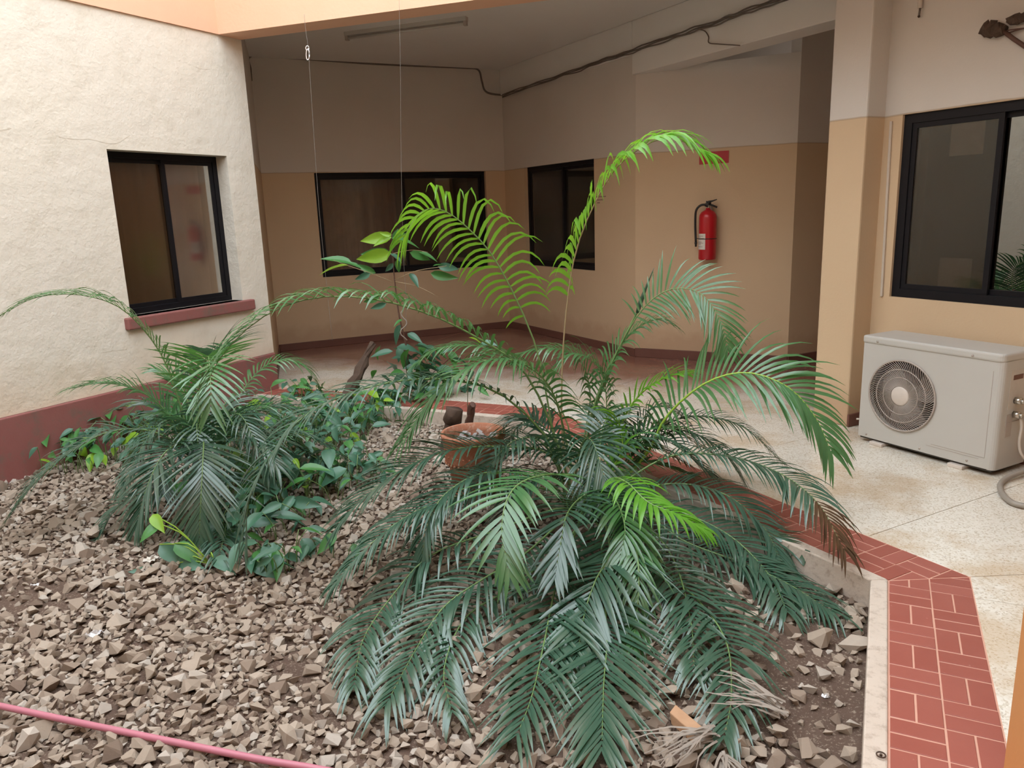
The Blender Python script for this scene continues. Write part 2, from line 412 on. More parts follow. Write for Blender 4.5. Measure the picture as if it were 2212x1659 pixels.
wall('wall_recess', P3 + az(62) * 1.2 + az(152) * .6, P4 + az(62) * .9, 0, CEIL, [], M['two'], .2, 1)
w4a, w4b = .062, 1.26
wall('wall_right', W0 - WD * .3, W0 + WD * 5.6, 0, CEIL, [(w4a + .3, w4b + .3, .905, 2.055)], M['two'], .2, 1)
wall('wall_right_far', W0 + WN * .2, W0 + WN * 2.6, 0, CEIL, [], M['two'], .12, -1)
# column beside the air conditioner
K1 = Vector((2.318, 5.105, 0)); K0 = K1 - WD * .29
cb = MB(); cb.frame_box(K1, -WD, WN, Z, 0, .29, 0, .23, 0, CEIL); struct(bevel(cb.build('wall_column', M['two']), .012))
# near side, behind the viewer
NR = W0 + WD * 5.6; NL = Lc + Ld * L_len
wall('wall_near_right', NR, NR + Vector((-2.2, -3.2, 0)), 0, CEIL, [], M['two'], .2, 1)
wall('wall_near', NR + Vector((-2.2, -3.2, 0)), NL, -.3, CEIL, [], M['two'], .2, 1)

# ---- opening in the roof
O1 = Vector((-2.306, 6.765, 0)); od = az(-19.8)
O2 = O1 + od * 3.05
O3 = O2 + WD * 3.95
O4 = O3 + az(244) * 4.6
O0 = O1 + Ld * 7.4
OPEN = [O1, O2, O3, O4, O0]
cen = sum(OPEN, Vector((0, 0, 0))) / 5
def grow(poly, d):
    out = []; n = len(poly)
    for i in range(n):
        a, b, c = poly[i - 1], poly[i], poly[(i + 1) % n]
        t1 = (b - a).normalized(); t2 = (c - b).normalized()
        n1 = Vector((t1.y, -t1.x, 0)); n2 = Vector((t2.y, -t2.x, 0))
        if n1.dot(b - cen) < 0: n1 = -n1
        if n2.dot(b - cen) < 0: n2 = -n2
        s = (n1 + n2).normalized(); out.append(b + s * (d / max(.35, s.dot(n1))))
    return out
BEAM = grow(OPEN, .25)
FAR = [cen + (p - cen).normalized() * 13 for p in OPEN]
mb = MB()
for i in range(5):
    j = (i + 1) % 5
    a, b, c, d = BEAM[i], BEAM[j], FAR[j], FAR[i]
    mb.quad(a + Z * CEIL, b + Z * CEIL, c + Z * CEIL, d + Z * CEIL); mb.quad(a + Z * (CEIL + .2), d + Z * (CEIL + .2), c + Z * (CEIL + .2), b + Z * (CEIL + .2))
struct(mb.build('ceiling', M['white']))
mb = MB(); ZB0, ZB1 = 3.04, 4.1
for i in range(5):
    j = (i + 1) % 5
    for (p, q, r, s) in ((OPEN[i], OPEN[j], BEAM[j], BEAM[i]),):
        lo = [x + Z * ZB0 for x in (p, q, r, s)]; hi = [x + Z * ZB1 for x in (p, q, r, s)]
        mb.add(lo + hi, ((0, 3, 2, 1), (4, 5, 6, 7), (0, 1, 5, 4), (1, 2, 6, 5), (2, 3, 7, 6), (3, 0, 4, 7)))
o = mb.build('trim_2', M['orange']); struct(o)
bm = bmesh.new(); bm.from_mesh(o.data); bmesh.ops.recalc_face_normals(bm, faces=bm.faces); bm.to_mesh(o.data); bm.free()
UP = [p + (p - cen).normalized() * .02 for p in OPEN]; UPO = grow(OPEN, .22); mb = MB()
for i in range(5):
    j = (i + 1) % 5
    lo = [x + Z * 4.1 for x in (UP[i], UP[j], UPO[j], UPO[i])]; hi = [x + Z * 5.7 for x in (UP[i], UP[j], UPO[j], UPO[i])]
    mb.add(lo + hi, ((0, 3, 2, 1), (4, 5, 6, 7), (0, 1, 5, 4), (1, 2, 6, 5), (2, 3, 7, 6), (3, 0, 4, 7)))
struct(mb.build('wall_added_shaft', M['cream']))  # unseen walls above the opening, added so the skylight falls more vertically
# dropped beam over the passage, in line with wall_inner
BD = (P3 - P2).normalized(); BN = Vector((BD.y, -BD.x, 0))
if BN.dot(-P3) < 0: BN = -BN
mb = MB(); mb.frame_box(P3, BD, BN, Z, -.02, 3.6, -.24, .03, 2.80, CEIL); struct(bevel(mb.build('trim_3', M['white']), .008))
mb = MB(); mb.frame_box(P2, BD, BN, Z, 0.0, (P3 - P2).length - .02, 0.0, .03, 2.985, CEIL); struct(bevel(mb.build('trim_4', M['white']), .008))
# skirtings
def skirting(name, P, Q, h, side, t=.016, z=0):
    d = (Q - P).normalized(); n = Vector((-d.y, d.x, 0)) * side; m_ = MB(); m_.frame_box(P, d, n, Z, 0, (Q - P).length, 0, t, z, h)
    return struct(bevel(m_.build(name, M['base']), .004))
skirting('baseboard_back', P1, P2, .085, -1); skirting('baseboard_inner', P2, P3, .085, -1)
skirting('baseboard_extinguisher', P3 - (P4 - P3).normalized() * .0, P4, .095, -1); skirting('baseboard_passage', P4, P5, .10, -1)
skirting('baseboard_return', Lc + Vector((-.03, .06, 0)), P1, .085, -1)
skirting('baseboard_right', W0 + WN * 0, W0 + WD * 5.6, .09, -1)
skirting('baseboard_column', K1, K1 + WN * .2, .09, -1)

# ---- floor: terrazzo panels, red tile band, kerb
floor = MB()
o0 = offset_line(.03, -.03)
far_r = [Vector((3.0, -3.6, -.03)), Vector((9, 1, -.03)), Vector((6, 12, -.03)), Vector((-6, 13, -.03))]
for i in range(3): floor.quad(o0[i], far_r[i], far_r[i + 1], o0[i + 1])
floor.quad(o0[0], Vector((-8, -4, -.03)), Vector((3.0, -3.6, -.03)), Vector((3.0, -3.6, -.03)) + Vector((.001, 0, 0)))
floor = struct(floor.build('floor', M['mortar']))
def clip(poly, p, n):
    out = []
    for i in range(len(poly)):
        a, b = poly[i], poly[(i + 1) % len(poly)]; da = (a - p).dot(n); db = (b - p).dot(n)
        if da >= 0: out.append(a)
        if da * db < 0: out.append(a + (b - a) * (da / (da - db)))
    return out
def shrink(poly, g):
    c = poly; n = len(poly); ctr = sum(poly, Vector((0, 0, 0))) / n
    for i in range(n):
        a, b = poly[i], poly[(i + 1) % n]
        if (b - a).length < 1e-5: continue
        t = (b - a).normalized(); nn = Vector((-t.y, t.x, 0))
        if nn.dot(ctr - a) < 0: nn = -nn
        c = clip(c, a + nn * g, nn)
        if len(c) < 3: return None
    return c
def area(p): return abs(sum(p[i].x * p[(i + 1) % len(p)].y - p[(i + 1) % len(p)].x * p[i].y for i in range(len(p))) / 2)
def slab(name, poly, z0, z1, mat, parent, bev=0):
    ctr = sum(poly, Vector((0, 0, 0))) / len(poly)
    # ensure ccw
    s = sum(poly[i].x * poly[(i + 1) % len(poly)].y - poly[(i + 1) % len(poly)].x * poly[i].y for i in range(len(poly)))
    if s < 0: poly = poly[::-1]
    m_ = MB()
    if bev:
        inn = shrink(poly, bev) or poly
        if len(inn) == len(poly):
            n = len(poly); m_.add([(p.x, p.y, z0) for p in poly] + [(p.x, p.y, z1 - bev * .6) for p in poly], [(i, (i + 1) % n, n + (i + 1) % n, n + i) for i in range(n)])
            # match by nearest
            im = [min(inn, key=lambda q: (q - p).length) for p in poly]
            m_.add([(p.x, p.y, z1 - bev * .6) for p in poly] + [(p.x, p.y, z1) for p in im], [(i, (i + 1) % n, n + (i + 1) % n, n + i) for i in range(n)] + [tuple(range(n, 2 * n))])
            return m_.build(name, mat, parent)
    m_.prism(poly, z0, z1); return m_.build(name, mat, parent)
band0, band1 = .068, .372
def seg_dirs(i):
    t = (EDGE[i + 1] - EDGE[i]).normalized(); return t, Vector((t.y, -t.x, 0))
def mitre_clip(poly, i):
    # keep what belongs to segment i, between the mitres at both its ends
    t, n = seg_dirs(i); full = offset_line(1.0)
    for k, sgn in ((i, 1), (i + 1, -1)):
        if k in (0, len(EDGE) - 1): continue
        m_ = (full[k] - EDGE[k]); m_.z = 0; m_.normalize(); nn = Vector((-m_.y, m_.x, 0))
        if nn.dot(t) * sgn < 0: nn = -nn
        poly = clip(poly, EDGE[k], nn)
        if len(poly) < 3: return None
    return poly
tile_band = struct_empty('tile_border')
bs = (band1 - band0) / 2; gap = .005; ntile = 0
for i in range(3):
    t, n = seg_dirs(i); A = EDGE[i]; L = (EDGE[i + 1] - A).length
    rows = int(L / bs) + 8
    ref = EDGE[i + 1] if i == 0 else EDGE[i]
    for r in range(-4, rows):
        for c in range(2):
            s0 = (L - (r + 1) * bs) if i == 0 else r * bs + .04
            if (r + c + i) % 2: cells = [(s0, s0 + bs, c * bs, c * bs + bs / 2), (s0, s0 + bs, c * bs + bs / 2, c * bs + bs)]
            else: cells = [(s0, s0 + bs / 2, c * bs, c * bs + bs), (s0 + bs / 2, s0 + bs, c * bs, c * bs + bs)]
            for (a, b, u, v) in cells:
                poly = [A + t * x + n * (band0 + y) for x, y in ((a, u), (b, u), (b, v), (a, v))]
                poly = mitre_clip(poly, i)
                if not poly: continue
                poly = shrink(poly, gap / 2 + random.random() * .0012)
                if not poly or area(poly) < 4e-4: continue
                ctr = sum(poly, Vector((0, 0, 0))) / len(poly)
                if i == 0 and project(ctr)[1] > 2050: continue
                if (ctr - Lc).dot(LN) < .03: continue
                slab('tile', poly, -.03, .0 + random.uniform(-.0012, .0008), M['tile'], tile_band, .0016); ntile += 1
mb = MB()
a_, b_ = offset_line(.06, -.0022), offset_line(band1 + .01, -.0022)
for i in range(3): mb.quad(a_[i], b_[i], b_[i + 1], a_[i + 1])
mb.build('mortar_bed', M['mortar'], tile_band)
# terrazzo
PAN = 1.22
for i in range(3):
    t, n = seg_dirs(i); A = EDGE[i]; L = (EDGE[i + 1] - A).length
    for r in range(-5, 9):
        for c in range(0, 6):
            s0 = (L - (r + 1) * PAN) if i == 0 else (r * PAN + (L % PAN) * (0 if i == 2 else .45))
            poly = [A + t * x + n * (band1 + y) for x, y in ((s0, c * PAN), (s0 + PAN, c * PAN), (s0 + PAN, (c + 1) * PAN), (s0, (c + 1) * PAN))]
            poly = mitre_clip(poly, i)
            if not poly: continue
            poly = shrink(poly, .002)
            if not poly or area(poly) < .004: continue
            ctr = sum(poly, Vector((0, 0, 0))) / len(poly)
            if ctr.length > 12.5: continue
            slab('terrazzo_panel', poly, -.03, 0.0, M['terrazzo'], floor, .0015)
mb = MB()
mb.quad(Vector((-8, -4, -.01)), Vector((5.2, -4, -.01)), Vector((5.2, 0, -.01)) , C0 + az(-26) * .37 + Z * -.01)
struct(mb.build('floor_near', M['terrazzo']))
# kerb
kerb = struct_empty('garden_kerb')
ki, ko = offset_line(0), offset_line(band0 - .003)
for i in range(3):
    poly = [ki[i], ko[i], ko[i + 1], ki[i + 1]]
    m_ = MB(); m_.prism(poly[::-1] if area(poly) else poly, -.22, .006)
    o = m_.build('kerb_length', M['curb'], kerb)
    bm = bmesh.new(); bm.from_mesh(o.data); bmesh.ops.recalc_face_normals(bm, faces=bm.faces)
    bm.to_mesh(o.data); bm.free(); bevel(o, .006)
# ring bolt in the kerb
rb = ground(1903, 1633, .01)
t_ = thing('ring_bolt', 'small dark metal ring bolt set in the near end of the pale kerb', 'bolt', rb)
m_ = MB(); m_.tube([rb + Vector((math.cos(a) * .012, math.sin(a) * .012, .004)) for a in np.linspace(0, 2 * math.pi, 15)], .0022, 6); m_.build('ring', M['log'], t_, True)
m_ = MB(); m_.tube([rb + Z * -.004, rb + Z * .006], .004, 8); m_.build('bolt_stem', M['log'], t_)

# ---- garden bed
GZ = -.10
def hgt(x, y):
    v = .018 * math.sin(x * 2.3 + 1) * math.cos(y * 1.9) + .012 * math.sin(x * 5.1 + y * 3.3) + .006 * math.sin(x * 13 + 2) * math.sin(y * 11)
    return GZ + v
gx = np.arange(-7.5, 2.2, .07); gy = np.arange(-2.2, 7.3, .07)
vs = [(x, y, hgt(x, y)) for y in gy for x in gx]; nx = len(gx)
def inside_garden(x, y, mrg=.0):
    p = Vector((x, y, 0))
    for i in range(3):
        t, n = seg_dirs(i)
        if (p - EDGE[i]).dot(n) > -mrg + 1e-6: return False
    if (p - Lc).dot(LN) < mrg: return False
    return True
fs = []
for j in range(len(gy) - 1):
    for i in range(nx - 1):
        if inside_garden(gx[i] + .035, gy[j] + .035, -.12): a = j * nx + i; fs.append((a, a + 1, a + nx + 1, a + nx))
m_ = MB(); m_.v = vs; m_.f = fs
bed = struct(m_.build('garden_bed', M['soil'], None, True))

# ---- gravel
rng = np.random.RandomState(5)
def rock_mesh(i):
    bm = bmesh.new()
    for k in range(11):
        v = rng.normal(size=3); v /= np.linalg.norm(v); v *= rng.uniform(.8, 1.05)
        bm.verts.new((v[0] * 1.0, v[1] * rng.uniform(.65, .95), v[2] * rng.uniform(.45, .8)))
    bmesh.ops.convex_hull(bm, input=bm.verts)
    bmesh.ops.delete(bm, geom=[v for v in bm.verts if not v.link_faces], context='VERTS')
    bm.normal_update(); me = bpy.data.meshes.new('stone'); bm.to_mesh(me); bm.free(); me.materials.append(M['stone'])
    return me
ROCKS = [rock_mesh(i) for i in range(10)]
BARE = [(*ground(70, 1290, GZ)[:2], .34, .16), (*ground(640, 1440, GZ)[:2], .17, .10), (*ground(1020, 1420, GZ)[:2], .28, .2), (*ground(1180, 1560, GZ)[:2], .3, .16),
        (*ground(700, 1540, GZ)[:2], .12, .06), (*ground(1240, 1200, GZ)[:2], .5, .5), (*ground(1750, 1500, GZ)[:2], .35, .5), (*ground(1650, 1330, GZ)[:2], .3, .4), (*ground(400, 1340, GZ)[:2], .08, .05)]
def density(x, y):
    d = 1.0
    for bx, by, rx, ry in BARE:
        q = ((x - bx) / rx) ** 2 + ((y - by) / ry) ** 2
        if q < 1: d = min(d, .12 + .25 * q)
        elif q < 1.6: d = min(d, .7)
    if x > .45: d *= .6
    return d
stones = []
tries = 0
cell = {}
while len(stones) < 15000 and tries < 150000:
    tries += 1
    x = rng.uniform(-5.5, 1.46); y = rng.uniform(1.3, 6.9)
    if not inside_garden(x, y, .02): continue
    px, py, f = project((x, y, GZ))
    if px < -80 or px > 2000 or py > 1760: continue
    if rng.rand() > density(x, y): continue
    r = float(np.clip(rng.lognormal(math.log(.0225), .38), .009, .055))
    key = (int(x / .06), int(y / .06)); ok = True
    for i in (-1, 0, 1):
        for j in (-1, 0, 1):
            for (a, b, c) in cell.get((key[0] + i, key[1] + j), ()):
                if (a - x) ** 2 + (b - y) ** 2 < (.50 * (r + c)) ** 2: ok = False
    if not ok: continue
    cell.setdefault(key, []).append((x, y, r)); stones.append((x, y, r, r * f and (r / f), px, py))
vis = [i for i, s in enumerate(stones) if -10 < s[4] < 2200 and s[5] < 1665]
vis.sort(key=lambda i: -stones[i][3]); big = set(vis[:300])
allv = []; allf = []; rnd = []; off = 0
RV = [np.array([v.co[:] for v in me.vertices]) for me in ROCKS]; RF = [[tuple(p.vertices) for p in me.polygons] for me in ROCKS]
for i, (x, y, r, _, px, py) in enumerate(stones):
    k = rng.randint(len(ROCKS)); E3 = Matrix.Rotation(rng.uniform(0, 6.28), 3, 'Z') @ Matrix.Rotation(rng.normal(0, .35), 3, 'X') @ Matrix.Rotation(rng.normal(0, .35), 3, 'Y')
    zc = hgt(x, y) + r * rng.uniform(.2, .5)
    if i in big:
        o = bpy.data.objects.new('stone', ROCKS[k]); COL.objects.link(o)
        mm = E3.to_4x4() @ Matrix.Scale(r * 1.12, 4); mm.translation = (x, y, zc); o.matrix_basis = mm; o.parent = bed
    else:
        R = np.array(E3); vv = RV[k] @ R.T * r * 1.12 + np.array([x, y, zc]); allv.append(vv); allf += [tuple(a + off for a in f) for f in RF[k]]; off += len(vv); rnd += [rng.rand()] * len(vv)
me = bpy.data.meshes.new('gravel'); me.from_pydata(np.concatenate(allv).tolist(), [], allf); me.materials.append(M['stone'])
at_ = me.attributes.new('rnd', 'FLOAT', 'POINT'); at_.data.foreach_set('value', rnd)
gr = bpy.data.objects.new('gravel', me); COL.objects.link(gr); gr.parent = bed; gr['kind'] = 'stuff'

# ---- windows
def window(name, P, d, nout, s0, s1, z0, z1, depth, split, mats, mull=.05, fr=.045, meeting_front='left'):
    """P + d*s runs along the wall; nout points into the room behind; depth = how far back the frame sits."""
    base = P + nout * depth + Z * z0
    root = struct_empty(name, P + d * ((s0 + s1) / 2) + Z * z0)
    m_ = MB(); t = .06
    m_.frame_box(P + nout * depth, d, nout, Z, s0, s1, 0, t, z0, z0 + fr); m_.frame_box(P + nout * depth, d, nout, Z, s0, s1, 0, t, z1 - fr, z1)
    m_.frame_box(P + nout * depth, d, nout, Z, s0, s0 + fr, 0, t, z0 + fr, z1 - fr); m_.frame_box(P + nout * depth, d, nout, Z, s1 - fr, s1, 0, t, z0 + fr, z1 - fr)
    m_.build('window_frame', M['alu'], root)
    sm = s0 + (s1 - s0) * split; b = .032
    for k, (a, c) in enumerate(((s0 + fr, sm + .02), (sm - .02, s1 - fr))):
        dd = depth + (.008 if k == 0 else .034)
        q = MB(); o_ = P + nout * dd
        za, zb = z0 + fr, z1 - fr
        q.frame_box(o_, d, nout, Z, a, c, 0, .02, za, za + b); q.frame_box(o_, d, nout, Z, a, c, 0, .02, zb - b, zb)
        q.frame_box(o_, d, nout, Z, a, a + b, 0, .02, za + b, zb - b); q.frame_box(o_, d, nout, Z, c - b, c, 0, .02, za + b, zb - b)
        sh = q.build('sash', M['alu'], root)
        q = MB(); q.frame_box(P + nout * (dd + .008), d, nout, Z, a + b, c - b, 0, .004, za + b, zb - b); q.build('pane', mats[k], sh)
    return root
def room(name, P, d, n, s0, s1, depth=1.6):
    m_ = MB(); o_ = P + n * .21
    a, b = s0 - .5, s1 + .5
    def pt(x, y, z): return o_ + d * x + n * y + Z * z
    m_.quad(pt(a, depth, 0), pt(b, depth, 0), pt(b, depth, 2.9), pt(a, depth, 2.9)); m_.quad(pt(a, 0, 0), pt(a, depth, 0), pt(a, depth, 2.9), pt(a, 0, 2.9))
    m_.quad(pt(b, 0, 0), pt(b, 0, 2.9), pt(b, depth, 2.9), pt(b, depth, 0)); m_.quad(pt(a, 0, 0), pt(b, 0, 0), pt(b, depth, 0), pt(a, depth, 0)); m_.quad(pt(a, 0, 2.9), pt(a, depth, 2.9), pt(b, depth, 2.9), pt(b, 0, 2.9))
    return struct(m_.build(name, M['room']))
def curtain(P, d, n, s0, s1, z0, z1, depth, mat, label, waves=9, amp=.025):
    m_ = MB(); k = waves * 6; pts = []
    for j in range(2):
        for i in range(k + 1):
            s = s0 + (s1 - s0) * i / k; ph = i / 6 * 2 * math.pi
            pts.append(P + d * (s + .008 * math.sin(ph * 1.7)) + n * (depth + amp * math.sin(ph + .6 * math.sin(i * .37)) * (1 if j == 0 else .8)) + Z * (z0, z1)[j])
    m_.add(pts, [(i, i + 1, k + 2 + i, k + 1 + i) for i in range(k)])
    o = m_.build('curtain', mat, None, True); md = o.modifiers.new('thick', 'SOLIDIFY'); md.thickness = .002
    return tag(o, label, 'curtain')
d1 = Ld; n1 = -LN
window('window_1', Lc, d1, n1, w1a, w1b, .86, 2.08, .13, .48, (M['glass2'], M['screen']))
si = MB(); si.frame_box(Lc, d1, LN, Z, w1a - .1, w1b + .06, -.13, .045, .77, .86); struct(bevel(si.build('trim_5', M['plinth']), .01))
room('wall_room_1', Lc, d1, n1, w1a, w1b, 1.2)
curtain(Lc, d1, n1, w1a + .12, w1b, .7, 2.2, .235, M['curtain'], 'brown curtain behind the sliding window in the bright cream wall', 8)
d2 = (P2 - P1).normalized(); n2 = Vector((-d2.y, d2.x, 0))
window('window_2', P1, d2, n2, w2[0], w2[1], .84, 2.055, .05, .5, (M['glass2'], M['glass1']))
room('wall_room_2', P1, d2, n2, *w2)
curtain(P1, d2, n2, w2[0], w2[0] + 1.05, .6, 2.2, .26, M['curtain'], 'brown pleated curtain behind the left half of the wide rear window', 12)
d3 = BD; n3 = -BN
window('window_3', P2, d3, n3, w3[0], w3[1], .86, 2.065, .05, .52, (M['glass2'], M['glass1']))
room('wall_room_3', P2, d3, n3, *w3, .9)
curtain(P2, d3, n3, w3[0] + .1, w3[0] + .5, .6, 2.2, .26, M['curtain2'], 'dark mauve curtain behind the window right of the rear corner', 6)
window('window_4', W0, WD, WN, w4a, w4b, .905, 2.055, .02, .5, (M['glass4b'], M['glass4']), fr=.055)
room('wall_room_4', W0, WD, WN, w4a, w4b, .9)
for (za, zb, lab) in ((1.78, 1.99, 'upper square of crumpled paper stuck inside the window above the air conditioner'), (.98, 1.17, 'lower square of crumpled paper stuck inside the window above the air conditioner')):
    m_ = MB(); m_.frame_box(W0 + WN * .046, WD, WN, Z, .36, .565, 0, .002, za, zb); tag(m_.build('paper_sheet', M['paperlace']), lab, 'paper')

# ---- cables, conduits, lamp
def cable(name, pts, r, mat, label, cat='cable', n=40, ends=True):
    m_ = MB(); m_.tube(smoothcurve(pts, n), r, 6); return tag(m_.build(name, mat, None, True), label, cat)
BX = lambda x, y, off=.012: onwall(x, y, P1, P2) - n2 * off
pts = [BX(543, 175), BX(541, 150), BX(541, 122), BX(600, 124), BX(700, 131), BX(800, 138), BX(900, 143), BX(1000, 147), BX(1032, 151), BX(1040, 175), BX(1046, 195), BX(1060, 203), BX(1087, 206)]
cable('clipped_cable', pts, .011, M['wire'], 'grey cable clipped along the top of the rear wall', n=70)
pts = []; rr = random.Random(3)
for i in range(46):
    u = i / 45 * 1.35; x = 1092 + (1716 - 1092) * u; y = 207 + (-6 - 207) * u
    p = onwall(x, y, P2, P3) + BN * .045; p.z += rr.uniform(-.006, .006); pts.append(p)
for k in range(3):
    q = [p + Z * (.016 * (k - 1)) + Z * rr.uniform(-.007, .007) for p in pts]
    cable('slack_cable', q, .0065, M['wire'], ('topmost', 'middle', 'lowest')[k] + ' of three slack dark cables running along the ceiling beam', n=90)
pts = [onwall(x, y, P2, P3) + BN * .04 for x, y in ((1516, 64), (1530, 68), (1538, 80), (1539, 93), (1560, 96), (1606, 99))]
cable('branch_cable', pts, .005, M['wire'], 'thin cable branching down the beam to the pale wall above the extinguisher')
m_ = MB(); q0 = onwall(1927, 262, W0, W0 + WD) - WN * .008; q1 = onwall(1906, 640, W0, W0 + WD) - WN * .008
m_.frame_box(q1, WD, WN, (q0 - q1).normalized(), -.008, .008, -.006, .006, 0, (q0 - q1).length); tag(bevel(m_.build('cable_trunking', M['pvc']), .002), 'slim cream trunking running up beside the right-hand window', 'trunking')
# small pipe stub at top right
m_ = MB(); q = [onwall(1992, -8, W0, W0 + WD) - WN * .02, onwall(1992, 18, W0, W0 + WD) - WN * .02, onwall(1989, 36, W0, W0 + WD) - WN * .018]
m_.tube([q[0], q[1]], .014, 10)
s_ = thing('pipe_stub', 'short pipe with a dark drip tip high on the wall above the right-hand window', 'pipe', q[0])
m_.build('pipe', M['hose_w'], s_, True); m_ = MB(); m_.tube([q[1], q[2]], .006, 8); m_.build('spout', M['wire'], s_, True)
m_ = MB(); m_.ico(q[2], .009); m_.build('tip', M['log'], s_, True)
# torn cable bundle
def wr(x, y, o=.03): return onwall(x, y, W0, W0 + WD) - WN * o
b_ = thing('torn_cable_bundle', 'frayed brown lagged pipe ends sticking out at the top right of the wall', 'pipe', wr(2160, 60))
rr = random.Random(8)
def lumpy(c0, c1, r, nm, mat):
    m_ = MB(); n_ = 9; P_ = [c0.lerp(c1, i / (n_ - 1)) for i in range(n_)]
    m_.tube(P_, [r * (.55 + .5 * math.sin(math.pi * (i + .8) / n_)) * rr.uniform(.8, 1.2) for i in range(n_)], 9)
    m_.v = [tuple(Vector(v) + Vector((rr.uniform(-1, 1), rr.uniform(-1, 1), rr.uniform(-1, 1))) * r * .22) for v in m_.v]
    return m_.build(nm, mat, b_)
lumpy(wr(2130, 64), wr(2178, 66), .042, 'lagging', M['log']); lumpy(wr(2183, 46), wr(2230, 36), .03, 'lagging', M['log'])
m_ = MB(); m_.tube([wr(2172, 66), wr(2195, 84), wr(2216, 98), wr(2260, 130, .0)], .012, 8); m_.build('pipe', M['twig'], b_, True)
m_ = MB(); m_.tube([wr(2176, 68), wr(2200, 64), wr(2240, 58, .0)], .004, 6); m_.build('wire', M['twig'], b_, True)
m_ = MB(); m_.tube([wr(2178, 74), wr(2200, 67), wr(2240, 54, .0)], .004, 6); m_.build('wire', M['twig'], b_, True)
# fluorescent batten on the ceiling
la = ground(746, 70, CEIL); lb = ground(1008, 36, CEIL); la.z = lb.z = CEIL
t_ = thing('ceiling_batten_lamp', 'unlit fluorescent batten fixed to the ceiling behind the orange beam', 'lamp', la)
dl = (lb - la).normalized(); nl = Vector((-dl.y, dl.x, 0)); LL = (lb - la).length
m_ = MB(); m_.frame_box(la, dl, nl, Z, 0, LL, -.03, .03, -.035, 0); m_.build('housing', M['acwhite'], t_)
m_ = MB(); m_.tube([la + dl * .03 - Z * .055, lb - dl * .03 - Z * .055], .013, 10); m_.build('tube', M['acwhite'], t_, True)
for e in (la, lb - dl * .03): m_ = MB(); m_.frame_box(e, dl, nl, Z, 0, .03, -.02, .02, -.075, -.03); m_.build('lamp_holder', M['acplastic'], t_)
m_ = MB(); m_.tube([ground(547, 78, 3.05) , ground(545, 92, 2.9), ground(536, 108, 2.8)], .004, 6)
# hanging strings
def hang(pts, r, name, label):
    m_ = MB(); m_.tube(smoothcurve(pts, 40), r, 5); return m_
s1 = thing('hanging_string', 'thin string with a silvery knot hanging from the orange beam, left one', 'string', at(652, 60, 6.35))
p_ = [at(657, 30, 6.30), at(661, 70, 6.3), at(666, 108, 6.3), at(672, 200, 6.3), at(684, 380, 6.3), at(692, 480, 6.3), at(705, 610, 6.3), at(718, 735, 6.3)]
m_ = MB(); m_.tube(smoothcurve(p_, 40), .0013, 5); m_.build('string', M['string'], s1, True)
m_ = MB(); kx = [at(665 + 3.5 * math.cos(a), 118 + 12 * math.sin(a), 6.3) for a in np.linspace(0, 6.28, 14)]; m_.tube(kx, .004, 6)
kx = [at(664 + 3.5 * math.cos(a), 104 + 5 * math.sin(a), 6.31) for a in np.linspace(0, 6.28, 10)]; m_.tube(kx, .004, 6); m_.build('knot', M['shine'], s1, True)
s2 = thing('hanging_string', 'thin string hanging from the orange beam down to the sapling, right one', 'string', at(862, 20, 6.1))
p_ = [at(862, 0, 6.1), at(865, 150, 6.1), at(867, 380, 6.1), at(872, 560, 6.1), at(877, 640, 6.1), at(876, 720, 6.1)]
m_ = MB(); m_.tube(smoothcurve(p_, 40), .0011, 5); m_.build('string', M['string'], s2, True)
rr = random.Random(2)
m_ = MB(); m_.tube([at(872 + 7 * math.sin(i * .9) + rr.uniform(-2, 2), 645 + i * 6, 6.1) for i in range(16)], .005, 6); m_.build('dried_tendril', M['dry'], s2, True)

# ---- fire extinguisher, sign, notice
EU = (P4 - P3).normalized(); EN = Vector((EU.y, -EU.x, 0))    # towards the viewer
ec = onwall(1534, 500, P3, P4); ec.z = 1.02
t_ = thing('fire_extinguisher', 'red fire extinguisher with black hose hanging on the tan wall', 'fire extinguisher', ec + EN * .1)
R_ = .083; o_ = ec + EN * (R_ + .014)
m_ = MB(); m_.lathe(o_, EU, EN, Z, [(0, .0), (R_ * .9, 0), (R_, .012), (R_, .40), (R_ * .95, .425), (R_ * .75, .452), (R_ * .4, .468), (.022, .475), (.02, .49), (0, .49)], 32); m_.build('cylinder', M['red'], t_, True)
m_ = MB(); m_.tube([o_ + Z * .485, o_ + Z * .53], .019, 12); m_.frame_box(o_, EU, EN, Z, -.02, .012, -.018, .018, .51, .545); m_.build('valve', M['chrome'], t_)
m_ = MB(); m_.tube([o_ + Z * .50 - EU * .015, o_ + Z * .545 + EU * .005], .026, 10); m_.tube([o_ + Z * .525, o_ + Z * .51 + EU * .045, o_ + Z * .492 + EU * .085], .009, 8); m_.build('carry_handle', M['black'], t_, True)
m_ = MB(); m_.tube([o_ + Z * .545, o_ + Z * .552 + EU * .04, o_ + Z * .565 + EU * .082], [.011, .008, .004], 8); m_.build('lever', M['black'], t_, True)
hp = smoothcurve([o_ - EU * .02 + Z * .52, o_ - EU * .07 + Z * .515 + EN * .01, o_ - EU * .112 + Z * .47 + EN * .01, o_ - EU * .122 + Z * .38, o_ - EU * .118 + Z * .26, o_ - EU * .112 + Z * .17], 24)
m_ = MB(); m_.tube(hp, .011, 8); m_.build('hose', M['black'], t_, True)
m_ = MB(); m_.tube([o_ - EU * .112 + Z * .17, o_ - EU * .112 + Z * .15], .013, 8); m_.tube([o_ - EU * .112 + Z * .15, o_ - EU * .112 + Z * .125], .010, 8); m_.build('nozzle', M['black'], t_, True)
